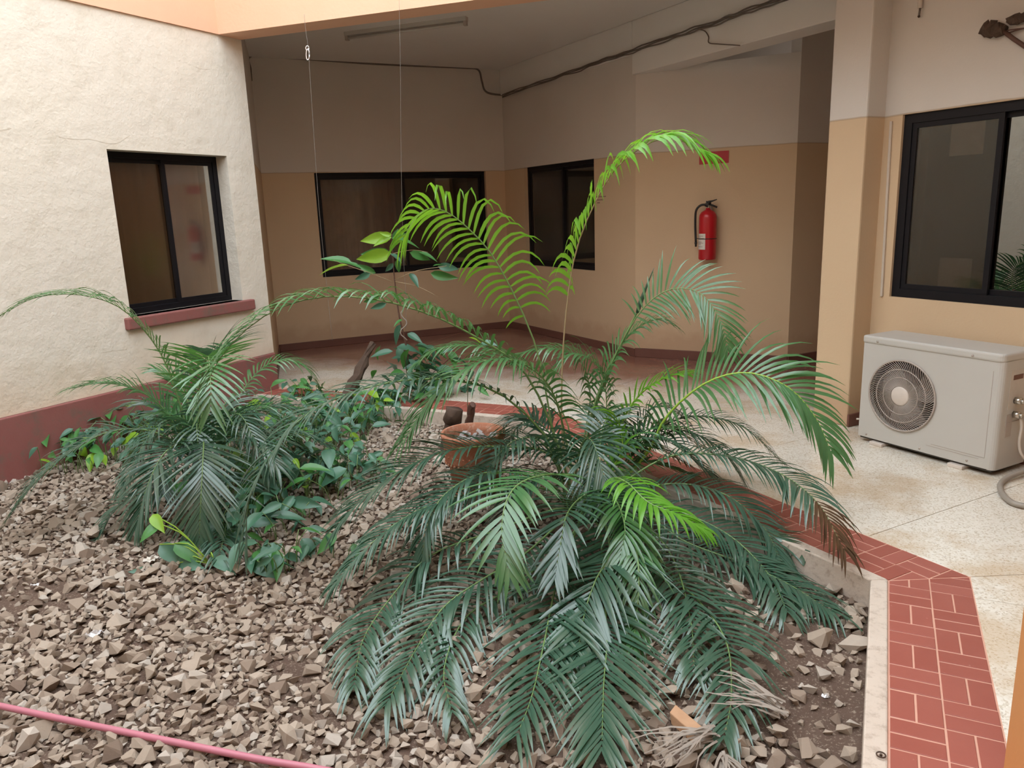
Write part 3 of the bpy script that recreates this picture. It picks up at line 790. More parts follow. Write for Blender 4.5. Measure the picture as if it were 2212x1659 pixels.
m_ = MB(); m_.lathe(o_ + Z * .20, EU, EN, Z, [(R_ + .002, -.004), (R_ + .004, -.002), (R_ + .004, .002), (R_ + .002, .004)], 32); m_.tube([o_ - EU * .085 + Z * .2, o_ - EU * .118 + Z * .205], .004, 6); m_.build('strap', M['black'], t_, True)
m_ = MB(); k = 10
vv = []
for zz in (.10, .25):
    for i in range(k + 1):
        a = math.radians(5 + 85 * i / k) ; vv.append(o_ - EU * ((R_ + .0012) * math.cos(a)) + EN * ((R_ + .0012) * math.sin(a)) + Z * zz)
m_.add(vv, [(i, i + 1, k + 2 + i, k + 1 + i) for i in range(k)]); lab = m_.build('paper_label', M['paper'], t_, True)
m_ = MB()
for zz, w_ in ((.225, 60), (.214, 40), (.203, 66), (.17, 50), (.16, 62), (.15, 44), (.125, 58)):
    vv = []
    for h in (0, .0035):
        for i in range(6):
            a = math.radians(15 + w_ * i / 5); vv.append(o_ - EU * ((R_ + .002) * math.cos(a)) + EN * ((R_ + .002) * math.sin(a)) + Z * (zz + h))
    m_.add(vv, [(i, i + 1, 7 + i, 6 + i) for i in range(5)])
m_.build('label_print', M['ink'], t_)
m_ = MB(); m_.frame_box(ec, EU, EN, Z, -.02, .02, 0, .02, .3, .5); m_.build('wall_bracket', M['chrome'], t_)
def text(body, o, X, Yv, size, mat, parent, name='lettering', align='CENTER', ext=.0005):
    cu = bpy.data.curves.new(name, 'FONT'); cu.body = body; cu.size = size; cu.align_x = align; cu.align_y = 'CENTER'; cu.extrude = ext
    tmp = bpy.data.objects.new('tmp', cu); COL.objects.link(tmp); bpy.context.view_layer.update()
    me = bpy.data.meshes.new_from_object(tmp.evaluated_get(bpy.context.evaluated_depsgraph_get())); bpy.data.objects.remove(tmp)
    me.materials.clear(); me.materials.append(mat)
    Zv = X.cross(Yv); mt = Matrix((X, Yv, Zv)).transposed().to_4x4(); mt.translation = o
    me.transform(mt); ob = bpy.data.objects.new(name, me); COL.objects.link(ob); ob.parent = parent; ob.matrix_parent_inverse = parent_inv(parent)
    return ob
sa = onwall(1511, 329, P3, P4); sb = onwall(1574, 352, P3, P4); sc_ = (sa + sb) / 2
t_ = thing('fire_sign', 'small red sign plate on the wall above the extinguisher, behind the frond tip', 'sign', sc_)
m_ = MB(); wd = (V2(sb) - V2(sa)).length; m_.frame_box(Vector((sc_.x, sc_.y, 0)), EU, EN, Z, -wd / 2, wd / 2, .001, .007, 1.918, 2.03); bevel(m_.build('plate', M['sign'], t_), .002)
text('FIRE', Vector((sc_.x, sc_.y, 1.974)) + EN * .0085, EU, Z, .036, M['signink'], t_)
na, nb = onwall(1287, 425, P2, P3), onwall(1319, 437, P2, P3)
t_ = thing('wall_notice', 'small faded lettering stencilled on the tan wall right of the narrow window', 'notice', na)
IU = BD
for k, z in enumerate((1.655, 1.622, 1.592)):
    m_ = MB(); q = onwall(1288, 430, P2, P3); x = 0
    rr = random.Random(k)
    while x < (.17, .14, .05)[k]:
        wd = rr.uniform(.008, .02); m_.frame_box(Vector((q.x, q.y, 0)), BD, BN, Z, x + .02 * (k == 2), x + wd + .02 * (k == 2), 0, .001, z, z + .012); x += wd + .006
    m_.build('lettering', M['ink'], t_)

# ---- air conditioner
a0 = Vector((2.262, 4.805, 0)); AW, AH, AD, AZ = .835, .665, .30, .035
def A(x, y, z): return a0 + WD * x + WN * y + Z * z
t_ = thing('air_conditioner', 'white outdoor air conditioner with round fan grille standing against the wall', 'air conditioner', A(AW / 2, AD / 2, 0))
fc = (.285, .355); FR = .222
# front panel with a round opening
m_ = MB(); n_ = 48; ring = [(fc[0] + FR * math.cos(2 * math.pi * i / n_), fc[1] + FR * math.sin(2 * math.pi * i / n_)) for i in range(n_)]
x0, x1, z0, z1 = 0.0, AW, AZ, AZ + AH - .045
outer = []
for (px, pz) in ring:
    dx, dz = px - fc[0], pz - fc[1]; k = min([((x1 if dx > 0 else x0) - fc[0]) / dx if abs(dx) > 1e-6 else 1e9, ((z1 if dz > 0 else z0) - fc[1]) / dz if abs(dz) > 1e-6 else 1e9]); outer.append((fc[0] + dx * k, fc[1] + dz * k))
vv = [A(x, 0, z) for x, z in ring] + [A(x, 0, z) for x, z in outer] + [A(x, .03, z) for x, z in ring]
ff = [(i, (i + 1) % n_, n_ + (i + 1) % n_, n_ + i) for i in range(n_)] + [(i, 2 * n_ + i, 2 * n_ + (i + 1) % n_, (i + 1) % n_) for i in range(n_)]
m_.add(vv, ff)
for cx_, cz_ in ((x0, z0), (x1, z0), (x1, z1), (x0, z1)):
    # fill the corner gap between the two neighbouring outer points
    near = sorted(outer, key=lambda p: (p[0] - cx_) ** 2 + (p[1] - cz_) ** 2)[:2]
    on_x = [p for p in near if abs(p[0] - cx_) < 1e-6]; on_z = [p for p in near if abs(p[1] - cz_) < 1e-6]
    if on_x and on_z: m_.add([A(*(on_x[0][0], 0, on_x[0][1])), A(cx_, 0, cz_), A(on_z[0][0], 0, on_z[0][1])], ((0, 1, 2),))
m_.build('front_panel', M['acwhite'], t_)
m_ = MB(); r0 = .035
def corner(x, y, r, a0_, a1_): return [(x + r * math.cos(math.radians(a)), y + r * math.sin(math.radians(a))) for a in np.linspace(a0_, a1_, 6)]
path = [(AW, 0)]  # rounded near corner
path = [(AW - .0, .0)] + corner(AW, r0, r0, -90, 0) + [(AW + r0, AD), (0, AD), (-.0, .0)]
pl_ = [A(x, y, 0) for x, y in path]
n_ = len(pl_)
m_.add([p + Z * AZ for p in pl_] + [p + Z * (AZ + AH - .045) for p in pl_], [(i, i + 1, n_ + i + 1, n_ + i) for i in range(n_ - 1)]); m_.build('casing', M['acwhite'], t_)
m_ = MB(); out = [(-.008, -.008)] + corner(AW, r0 - .008, r0, -90, 0) + [(AW + r0 + .006, AD + .006), (-.008, AD + .006)]
m_.prism([A(x, y, 0) for x, y in out], AZ + AH - .05, AZ + AH); bevel(m_.build('top_cover', M['acwhite'], t_), .014, 3)
m_ = MB(); m_.frame_box(A(0, 0, 0), WD, WN, Z, .01, AW + .02, .01, AD - .01, AZ - .012, AZ + .002); m_.build('base_pan', M['acdark'], t_)
m_ = MB(); m_.lathe(A(fc[0], .032, fc[1]), WD, Z, WN, [(0.0, .12), (FR * .98, .12), (FR * .99, 0)], 40); m_.build('fan_housing', M['acdark'], t_)
# blades
m_ = MB()
for b_i in range(3):
    th0 = b_i * 2 * math.pi / 3 + .3; vv = []
    for i in range(7):
        for j in range(7):
            rr_ = .05 + (.205 - .05) * i / 6; th = th0 + (j / 6 - .5) * (1.35 if i < 4 else 1.2) + .25 * i / 6; vv.append(A(fc[0] + rr_ * math.cos(th), .085 + .045 * (j / 6 - .5), fc[1] + rr_ * math.sin(th)))
    m_.add(vv, [(i * 7 + j, i * 7 + j + 1, (i + 1) * 7 + j + 1, (i + 1) * 7 + j) for i in range(6) for j in range(6)])
m_.lathe(A(fc[0], .055, fc[1]), WD, Z, WN, [(0, 0), (.05, .0), (.055, .06)], 24)
bl = m_.build('fan_blades', plain('fan_blade_plastic', (.30, .25, .22), .5), t_, True)
# swirled guard: spiral bars and rings
m_ = MB(); NB = 84
for i in range(NB):
    a = 2 * math.pi * i / NB; pts = []
    for k in range(6):
        u = k / 5; r = .062 + (FR - .062) * u; th = a + .75 * u
        pts.append(A(fc[0] + r * math.cos(th), -.002 - .012 * (1 - u) ** .6 - .004, fc[1] + r * math.sin(th)))
    m_.tube(pts, .0022, 4, False)
for r in (.115, .165, FR - .002):
    u = (r - .062) / (FR - .062); m_.tube([A(fc[0] + r * math.cos(a), -.006 - .012 * max(0, 1 - u) ** .6, fc[1] + r * math.sin(a)) for a in np.linspace(0, 2 * math.pi, 49)], .003 if r < .2 else .006, 6, False)
m_.build('fan_guard', M['acplastic'], t_, True)
m_ = MB(); m_.lathe(A(fc[0], -.016, fc[1]), WD, Z, WN, [(0, -.008), (.052, -.007), (.06, -.002), (.063, .012)], 32); m_.build('hub_cover', M['achub'], t_, True)
for x in (.1, .62):
    m_ = MB(); m_.frame_box(A(0, 0, 0), WD, WN, Z, x, x + .09, -.022, AD + .02, 0, .022); bevel(m_.build('foot', M['achub'], t_), .004)
for x, z in ((.06, .055), (.43, .055), (.72, .06), (.1, AZ + AH - .03), (.7, AZ + AH - .03)):
    m_ = MB(); c = A(x, -.003 if z < .3 else -.012, z); m_.lathe(c, WD, Z, WN, [(0, -.002), (.006, -.0015), (.0065, .003)], 10); m_.build('screw', M['acplastic'], t_, True)
# shallow pressed lines in the front panel
m_ = MB()
m_.frame_box(A(0, 0, 0), WD, WN, Z, AW - .02, AW - .017, -.0012, .001, .1, .6); m_.frame_box(A(0, 0, 0), WD, WN, Z, .5, AW - .017, -.0012, .001, .098, .101); m_.frame_box(A(0, 0, 0), WD, WN, Z, .47, AW - .05, -.0012, .001, .085, .0875)
m_.build('pressed_seam', M['acplastic'], t_)
# near side: data plate, grip, valves
SX = AW + r0
def S(y, z, o=0): return A(SX + o, y, z)
m_ = MB(); m_.frame_box(A(SX, 0, 0), WD, WN, Z, 0, .0015, .075, .235, .38, .60); sp = m_.build('side_cover', plain('service_cover', (.52, .47, .42), .5), t_)
m_ = MB(); m_.frame_box(A(SX, 0, 0), WD, WN, Z, .0015, .003, .10, .19, .545, .572); m_.build('data_plate', M['base'], t_)
m_ = MB(); m_.frame_box(A(SX, 0, 0), WD, WN, Z, .0, .004, .08, .22, .30, .305); m_.frame_box(A(SX, 0, 0), WD, WN, Z, .0, .003, .075, .13, .22, .35); m_.build('valve_plate', M['acplastic'], t_)
for y, z in ((.14, .425), (.14, .345)):
    m_ = MB(); m_.tube([S(y, z), S(y, z, .035)], .019, 10); m_.tube([S(y, z, .035), S(y, z, .05)], .012, 8); m_.build('valve', M['chrome'], t_, True)
    m_ = MB(); m_.tube([S(y, z, .02), S(y + .055, z - .005, .02)], .009, 8); m_.build('valve_cap', M['achub'], t_, True)
hp = smoothcurve([S(.15, .34, .03), S(.16, .28, .04), S(.165, .18, .035), S(.18, .11, .05), S(.24, .05, .09), S(.30, .03, .2)], 30)
m_ = MB(); m_.tube(hp, .008, 8); tag(m_.build('drain_hose', M['hose_w'], None, True), 'thin pale hose hanging from the air conditioner valve', 'hose')
hp = smoothcurve([ground(2240, 1015, .03), ground(2200, 1022, .03), ground(2165, 1040, .018), ground(2163, 1062, .018), ground(2185, 1085, .018), ground(2225, 1095, .018), ground(2270, 1100, .018)], 36)
m_ = MB(); m_.tube(hp, .015, 8); tag(m_.build('floor_hose', M['hose_g'], None, True), 'grey hose looped on the floor beside the air conditioner', 'hose')
hp = smoothcurve([A(-.14, .16, .085), A(-.05, .20, .10), A(.0, .24, .11)], 12)
m_ = MB(); m_.tube(hp, .007, 6); tag(m_.build('power_cable', M['hose_w'], None, True), 'short white cable between the column foot and the air conditioner', 'cable')
# ---- near post at the right edge
pb = Vector((1.245, 1.62, 0)); pb = ground(2158, 1720)
m_ = MB(); m_.frame_box(pb, az(-8), az(82), Z, 0, .22, -.22, 0, 0, CEIL); tag(bevel(m_.build('post', M['post_orange']), .006), 'ochre painted post cut by the right edge of the picture', 'post')
# ---- pink hose
hp = [ground(-260, 1470, GZ + .045), ground(0, 1525, GZ + .05), ground(180, 1563, GZ + .05), ground(380, 1604, GZ + .052), ground(560, 1640, GZ + .05), ground(700, 1664, GZ + .05), ground(1000, 1725, GZ + .05), ground(1300, 1800, GZ + .04)]
m_ = MB(); m_.tube(smoothcurve(hp, 60), .0112, 12); tag(m_.build('pink_hose', M['pinkhose'], None, True), 'faded pink hose lying across the gravel in the bottom left corner', 'hose')
# ---- terracotta pot
pc = ground(1022, 931, GZ + .40); pc.z = GZ - .01
t_ = thing('plant_pot', 'terracotta plant pot with a deep scalloped collar half hidden by palm fronds', 'pot', pc)
X_, Y_ = Vector((1, 0, 0)), Vector((0, 1, 0)); Rp = .185
m_ = MB(); m_.lathe(pc, X_, Y_, Z, [(0, .0), (.11, 0), (.115, .01), (.155, .235), (.150, .25)], 36); m_.lathe(pc, X_, Y_, Z, [(.163, .37), (.14, .1), (0, .1)], 36); m_.build('pot_body', M['terracotta'], t_, True)
m_ = MB(); m_.lathe(pc, X_, Y_, Z, [(.158, .245), (.168, .235), (.172, .25), (.180, .375), (.190, .385), (.192, .40), (.185, .41), (.172, .408), (.165, .36)], 48)
o = m_.build('pot_collar', M['terracotta'], t_, True)
m_ = MB()
for i in range(36):
    a = 2 * math.pi * i / 36; m_.ico(pc + Vector((math.cos(a) * .166, math.sin(a) * .166, .235)), .011)
for i in range(30):
    a = 2 * math.pi * i / 30; m_.ico(pc + Vector((math.cos(a) * .176, math.sin(a) * .176, .285)), .006)
m_.build('scalloped_edge', M['terracotta'], t_, True)['kind'] = 'stuff'
m_ = MB(); rr = random.Random(4)
for i in range(70):
    a = rr.uniform(0, 6.28); r = .14 * math.sqrt(rr.random()); c = pc + Vector((math.cos(a) * r, math.sin(a) * r, .345 + rr.uniform(0, .03))); s = rr.uniform(.015, .04); th = rr.uniform(0, 6.28)
    dx = Vector((math.cos(th), math.sin(th), rr.uniform(-.4, .4))) * s; dy = Vector((-math.sin(th), math.cos(th), rr.uniform(-.5, .5))) * s * .6
    m_.add([c - dx, c + dy, c + dx, c - dy], ((0, 1, 2, 3),))
m_.lathe(pc, X_, Y_, Z, [(0, .35), (.165, .335)], 24)
o = m_.build('leaf_litter', M['litter'], t_); o['kind'] = 'stuff'
# ---- dead log, stump, offcut, scraps
def lump(name, p0, p1, r0_, r1_, mat, label, cat, seed=1, j=.2, n=10, sides=10, smooth=False):
    rr = random.Random(seed); m_ = MB(); P_ = [p0.lerp(p1, i / (n - 1)) + Vector((rr.uniform(-1, 1), rr.uniform(-1, 1), rr.uniform(-1, 1))) * r0_ * j for i in range(n)]
    m_.tube(P_, [(r0_ + (r1_ - r0_) * i / (n - 1)) * rr.uniform(1 - j, 1 + j) for i in range(n)], sides)
    m_.v = [tuple(Vector(v) + Vector((rr.uniform(-1, 1), rr.uniform(-1, 1), rr.uniform(-1, 1))) * r0_ * j * .5) for v in m_.v]
    return tag(m_.build(name, mat, None, smooth), label, cat)
lump('dead_branch', at(742, 872, 6.1), at(806, 744, 6.45), .05, .032, M['log'], 'thick dark dead branch leaning up behind the vines', 'branch', 3, .22)
lump('tree_stump', ground(972, 985, GZ), at(980, 880, 5.05), .075, .05, M['log'], 'dark weathered stump standing just behind the terracotta pot', 'stump', 5, .2, smooth=True)
lump('dead_branch', ground(1000, 960, GZ), at(1022, 872, 5.2), .04, .02, M['twig'], 'brown broken branch beside the stump behind the pot', 'branch', 6, .2)
q0, q1 = ground(1448, 1537, GZ + .035), ground(1512, 1592, GZ + .03)
dd = (q1 - q0); Lq = dd.length; dd.normalize(); nn = Vector((-dd.y, dd.x, 0)); m_ = MB(); m_.frame_box(q0, dd, nn, Z, 0, Lq, -.022, .022, -.02, .02)
m_.v[0] = tuple(Vector(m_.v[0]) + dd * .03); m_.v[4] = tuple(Vector(m_.v[4]) + dd * .02)
tag(bevel(m_.build('wood_offcut', M['offcut']), .004), 'short pale brown wood offcut lying on the soil in front of the big palm', 'wood')
for (x, y, s, lab, mt, nm, ct) in ((326, 1207, .03, 'crumpled white scrap on the gravel left of the small seedling', 'paper', 'paper_scrap', 'litter'), (75, 1263, .016, 'tiny white scrap on bare soil at the left edge', 'shine', 'foil_scrap', 'litter'),
                       (1783, 1504, .012, 'tiny shiny scrap on the soil near the kerb', 'shine', 'foil_scrap', 'litter'), (205, 1368, .028, 'bluish plastic scrap half buried in the gravel', 'shine', 'plastic_scrap', 'litter'), (1095, 1460, .01, 'tiny pale speck of litter below the hanging fronds', 'paper', 'paper_scrap', 'litter')):
    rr = random.Random(x); c = ground(x, y, GZ + .03); m_ = MB(); g_ = 5; vv = [c + Vector(((i - 2) * s * .5 + rr.uniform(-1, 1) * s * .12, (j - 2) * s * .35, rr.uniform(-1, 1) * s * .45)) for j in range(g_) for i in range(g_)]
    m_.add(vv, [(j * g_ + i, j * g_ + i + 1, (j + 1) * g_ + i + 1, (j + 1) * g_ + i) for j in range(g_ - 1) for i in range(g_ - 1)]); tag(m_.build(nm, M[mt]), lab, ct)
for (x, y, r, lab) in ((1452, 1495, .05, 'grey flat rock half under the fronds in front of the big palm'), (1215 + 635, 1390, .075, 'large pale flat rock against the inner side of the kerb'), (1590, 1610, .055, 'chunky grey rock at the foot of the dry fronds'), (418, 1468, .042, 'large flat pinkish rock amid the gravel at lower left'),
                       (1680, 1575, .035, 'pale pitted rock at the bottom right of the bed'), (1845, 1350, .05, 'sharp dark rock next to the inner kerb'), (1745, 1620, .045, 'cream rock near the bottom edge left of the kerb')):
    k = x % len(ROCKS); me = ROCKS[k].copy(); me.name = 'rock'; me.transform(Matrix.Diagonal((r * 1.25, r, r * .8, 1)).to_4x4()); o = bpy.data.objects.new('rock', me); COL.objects.link(o)
    p = ground(x, y, GZ + r * .3); o.location = p; o.rotation_euler = (0, .1, x); tag(o, lab, 'rock')

# ------------------------------------------------------------------ palms
def clampz(v, m=.012):
    if inside_garden(v[0], v[1], .0): lo = hgt(v[0], v[1]) + m
    else: lo = .008 + m * .3
    return (v[0], v[1], max(v[2], lo))
leaflet_budget = [292]
def frond(parent, pts, t0, n, L, W, mat, droop=.7, lift=.35, pet=None, hero=False, seed=0, roll=0.0, r0=.007, a0=62, a1=22, dry_from=None, sag_side=None):
    rr = random.Random(seed * 13 + 5); L *= 1.42; W *= .98; n = int(n * 1.18)
    K = 48; C = smoothcurve(pts, K); C = [Vector(clampz(p, .02)) for p in C]
    # arc length parametrisation
    d = [0]
    for i in range(1, K): d.append(d[-1] + (C[i] - C[i - 1]).length)
    tot = d[-1]
    def ev(t):
        s = t * tot; i = 1
        while i < K - 1 and d[i] < s: i += 1
        u = (s - d[i - 1]) / max(1e-9, d[i] - d[i - 1]); return C[i - 1].lerp(C[i], u), (C[min(i + 1, K - 1)] - C[max(i - 2, 0)]).normalized()
    m_ = MB(); R = [r0 * (1 - .85 * i / (K - 1)) for i in range(0, K, 2)]; m_.tube(C[::2], R, 6)
    fr = m_.build('frond', M[pet] if pet else M['pet_g'], parent, True)
    rest = MB(); Sprev = None; Hd = C[-1] - C[0]; Hd.z = 0; SG = Hd.normalized().cross(Z)
    jobs = []
    for i in range(n):
        u = i / (n - 1); t = t0 + (1 - t0) * u ** .92
        p, T = ev(min(t, .999))
        S = T.cross(Z)
        if S.length < .25: S = Sprev.copy() if Sprev else T.cross(Vector((0, -1, 0)))
        S.normalize()
        if S.dot(SG) < 0: S = -S
        S = (S * .45 + SG * .55).normalized()
        if Sprev is not None and S.dot(Sprev) < 0: S = -S
        S = (S * .5 + Sprev * .5).normalized() if Sprev is not None else S
        S = (S - T * S.dot(T)).normalized(); Sprev = S.copy()
        Nn = S.cross(T).normalized()
        if roll: q = Matrix.Rotation(roll, 3, T); S2 = q @ S; N2 = q @ Nn
        else: S2, N2 = S, Nn
        prof = (.55 + .45 * min(1, u / .25)) * (1 - .5 * max(0, (u - .45) / .55) ** 1.5)
        ang = math.radians(a0 + (a1 - a0) * u)
        for sd in (-1, 1):
            if rr.random() < .03: continue
            LL_ = L * prof * rr.uniform(.86, 1.1); aa = ang + rr.uniform(-.1, .1); lf = lift + rr.uniform(-.12, .12)
            D = (T * math.cos(aa) + S2 * sd * math.sin(aa) * math.cos(lf) + N2 * math.sin(aa) * math.sin(lf)).normalized()
            dr = droop * rr.uniform(.7, 1.3); w_ = W * (.75 + .25 * prof) * rr.uniform(.85, 1.1)
            k = 7; P_ = p.copy(); vv = []; tw = rr.uniform(-.25, .25)
            for j in range(k):
                s = j / (k - 1)
                DD = (D + Vector((0, 0, -1)) * dr * s ** 1.3 * 1.6).normalized()
                B = DD.cross(N2)
                if B.length < .1: B = DD.cross(T)
                B.normalize(); B = Matrix.Rotation(tw * s, 3, DD) @ B; NN = B.cross(DD).normalized()
                ww = w_ * (.45 + .55 * min(1, s / .2)) * (1 - max(0, (s - .35) / .65) ** 1.7) * .5 + .0004
                vv += [clampz(P_ + B * ww + NN * ww * .22, .006), clampz(P_, .006), clampz(P_ - B * ww + NN * ww * .22, .006)]
                P_ = P_ + DD * LL_ / (k - 1)
            ff = []
            for j in range(k - 1): ff += [(3 * j, 3 * j + 1, 3 * j + 4, 3 * j + 3), (3 * j + 1, 3 * j + 2, 3 * j + 5, 3 * j + 4)]
            mt = mat
            if dry_from is not None and u > dry_from: mt = 'dryd'
            jobs.append((LL_, vv, ff, mt))
    if hero:
        for (_, vv, ff, mt) in jobs:
            if leaflet_budget[0] > 0:
                leaflet_budget[0] -= 1; q = MB(); q.add(vv, ff); q.build('leaflet', M[mt], fr, True)
            else: rest.add(vv, ff)
    else:
        by = {}
        for (_, vv, ff, mt) in jobs: by.setdefault(mt, MB()).add(vv, ff)
        for mt, q in by.items(): o = q.build('leaflets', M[mt], fr, True); o['kind'] = 'stuff'
    if rest.v: o = rest.build('leaflets', M[mat], fr, True); o['kind'] = 'stuff'
    return fr
def px_frond(parent, base, spec, **kw):
    pts = [Vector(base)]
    for (x, y, Y) in spec:
        p = at(x, y, Y)
        if p.z < GZ + .04: p = ground(x, y, GZ + .05) if ground(x, y, GZ + .05).y < Y else p
        pts.append(p)
    return frond(parent, pts, **kw)
PB = Vector((.33, 3.92, GZ))
main = thing('palm', 'large feathery palm spreading from the middle of the gravel bed to the kerb', 'palm', PB)
rr0 = random.Random(11)
def b_(dx=0, dy=0): return PB + Vector((dx + rr0.uniform(-.05, .05), dy + rr0.uniform(-.05, .05), .03))
def F(spec, dx=0, dy=0, **kw):
    kw.setdefault('mat', 'pd'); kw.setdefault('n', 34); kw.setdefault('L', .26); kw.setdefault('W', .017); kw.setdefault('t0', .3)
    kw['seed'] = kw.get('seed', len(main.children) + 1)
    return px_frond(main, b_(dx, dy), spec, **kw)
# the tall upright ones
F([(1216, 960, 4.0), (1216, 760, 4.02), (1240, 560, 4.0), (1292, 425, 3.95), (1350, 345, 3.9), (1440, 298, 3.8), (1524, 330, 3.7)], mat='pb', t0=.50, n=30, L=.22, W=.027, droop=1.3, pet='pet_b', hero=True, a0=56, a1=16, lift=.5, roll=.25, r0=.006)
F([(1200, 950, 4.0), (1158, 750, 4.05), (1078, 575, 4.0), (1010, 492, 3.95), (950, 452, 3.9), (905, 462, 3.8), (868, 520, 3.72)], mat='pb', t0=.52, n=25, L=.20, W=.018, droop=1.15, pet='pet_g', hero=True, a0=84, a1=34, lift=.35, roll=1.0, r0=.006)
F([(1195, 930, 3.95), (1130, 800, 3.9), (1040, 735, 3.8), (930, 680, 3.7), (800, 645, 3.6), (670, 645, 3.5), (560, 690, 3.42), (475, 775, 3.35), (432, 865, 3.3)], mat='pm', t0=.36, n=38, L=.17, W=.02, droop=1.0, hero=False, a0=58, a1=22, lift=.8)
F([(1190, 960, 3.9), (1080, 850, 3.8), (960, 820, 3.65), (850, 825, 3.5), (740, 855, 3.4), (650, 905, 3.3), (580, 990, 3.2), (538, 1080, 3.15), (530, 1180, 3.1)], mat='pd', t0=.28, n=44, L=.20, W=.015, droop=.75, a0=58, a1=24)
F([(1225, 960, 4.0), (1190, 840, 3.9), (1120, 782, 3.8), (1030, 785, 3.7), (940, 850, 3.6), (872, 950, 3.5)], mat='pm', t0=.30, n=38, L=.24, W=.018, droop=.9, hero=True, lift=.25)
F([(1190, 985, 3.85), (1080, 965, 3.7), (960, 975, 3.55), (860, 1020, 3.4), (780, 1080, 3.3), (735, 1130, 3.25)], t0=.28, n=40, L=.22, W=.016, droop=.5)
F([(1190, 1060, 3.7), (1090, 1050, 3.5), (980, 1075, 3.35), (880, 1115, 3.2), (790, 1185, 3.05), (722, 1262, 2.95)], t0=.3, n=38, L=.17, W=.015, droop=.9, mat='pd')
F([(1180, 1040, 3.7), (1060, 1020, 3.5), (970, 1060, 3.35), (925, 1130, 3.2), (908, 1240, 3.1)], t0=.35, n=32, L=.18, W=.015, droop=.8)
# the one hanging face-on in the centre
F([(1270, 1040, 3.6), (1195, 1025, 3.3), (1130, 1040, 3.1), (1095, 1080, 2.95), (1084, 1150, 2.84), (1098, 1228, 2.76)], t0=.50, n=22, L=.20, W=.024, droop=.35, mat='pm', hero=True, a0=78, a1=20, lift=.1)
F([(1290, 1060, 3.6), (1255, 1075, 3.3), (1225, 1110, 3.05), (1212, 1170, 2.95), (1200, 1240, 2.85)], t0=.42, n=24, L=.19, W=.02, droop=.25, a0=60)
F([(1310, 1040, 3.6), (1350, 1040, 3.3), (1400, 1085, 3.1), (1460, 1110, 3.0), (1522, 1145, 2.95)], t0=.5, n=20, L=.14, W=.02, droop=.9, mat='pb', a0=60, lift=.3)
F([(1300, 1060, 3.6), (1330, 1080, 3.3), (1350, 1140, 3.1), (1340, 1200, 3.0)], t0=.4, n=22, L=.2, W=.018, droop=.6, mat='pm')
# straight down towards the viewer
F([(1290, 1100, 3.5), (1318, 1190, 3.1), (1288, 1250, 2.9), (1264, 1320, 2.75), (1246, 1420, 2.65)], t0=.33, n=30, L=.27, W=.02, droop=.3, hero=True, a0=58, a1=22, lift=.2)
F([(1290, 1130, 3.4), (1302, 1260, 3.0), (1311, 1375, 2.7), (1304, 1480, 2.5), (1300, 1615, 2.35)], t0=.38, n=34, L=.27, W=.019, droop=.2, hero=True, a0=56, a1=22, lift=.15)
F([(1250, 1130, 3.4), (1205, 1250, 3.0), (1175, 1390, 2.75), (1150, 1500, 2.6), (1118, 1585, 2.5)], t0=.36, n=32, L=.25, W=.016, droop=.3, a0=52, a1=22)
F([(1340, 1110, 3.4), (1372, 1180, 3.05), (1380, 1250, 2.9), (1376, 1320, 2.8), (1368, 1395, 2.75)], t0=.3, n=34, L=.17, W=.012, droop=.8, mat='pm', a0=45, a1=20, lift=.1)
F([(1220, 1120, 3.5), (1130, 1200, 3.2), (1045, 1250, 3.0), (960, 1310, 2.85), (900, 1400, 2.7), (835, 1520, 2.6)], t0=.33, n=38, L=.24, W=.016, droop=.75)
F([(1200, 1100, 3.6), (1060, 1150, 3.35), (930, 1200, 3.15), (845, 1290, 3.0), (785, 1380, 2.9), (765, 1480, 2.8)], t0=.38, n=36, L=.2, W=.015, droop=.8)
F([(1240, 1150, 3.4), (1120, 1260, 3.1), (1010, 1330, 2.9), (960, 1440, 2.75), (975, 1535, 2.65)], t0=.45, n=26, L=.18, W=.015, droop=1.0)
F([(1360, 1130, 3.4), (1440, 1230, 3.1), (1520, 1310, 2.9), (1570, 1390, 2.75), (1580, 1500, 2.62), (1565, 1590, 2.5)], t0=.36, n=36, L=.2, W=.016, droop=.6)
F([(1370, 1120, 3.5), (1450, 1200, 3.2), (1490, 1330, 3.0), (1500, 1450, 2.85)], t0=.36, n=30, L=.2, W=.015, droop=.7)
# right side
F([(1380, 1110, 3.6), (1480, 1170, 3.4), (1600, 1215, 3.2), (1700, 1260, 3.1), (1795, 1320, 3.0)], t0=.3, n=38, L=.22, W=.014, droop=.8)
F([(1370, 1080, 3.7), (1480, 1110, 3.5), (1580, 1160, 3.35), (1660, 1240, 3.2), (1700, 1320, 3.1)], t0=.3, n=36, L=.22, W=.015, droop=.8)
F([(1350, 1040, 3.8), (1450, 985, 3.75), (1570, 985, 3.65), (1680, 1020, 3.5), (1765, 1085, 3.2), (1822, 1185, 2.95)], t0=.3, n=42, L=.2, W=.015, droop=.9, dry_from=.72)
F([(1370, 1060, 3.8), (1470, 1045, 3.7), (1570, 1070, 3.55), (1650, 1140, 3.4), (1690, 1220, 3.3)], t0=.3, n=36, L=.2, W=.016, droop=.8, mat='pd')
F([(1390, 990, 4.0), (1440, 900, 3.95), (1520, 830, 3.85), (1610, 805, 3.75), (1700, 835, 3.65), (1760, 900, 3.58), (1795, 975, 3.5)], dx=.12, t0=.34, n=36, L=.26, W=.02, droop=.65, mat='pm', pet='pet_y', a0=72, a1=26, lift=.3, roll=.6, r0=.009)
F([(1325, 1000, 4.1), (1345, 910, 4.15), (1385, 850, 4.15), (1440, 815, 4.1), (1490, 805, 4.05)], dx=.1, dy=.12, t0=.45, n=16, L=.14, W=.02, droop=.6, mat='pb', pet='pet_y', r0=.010)
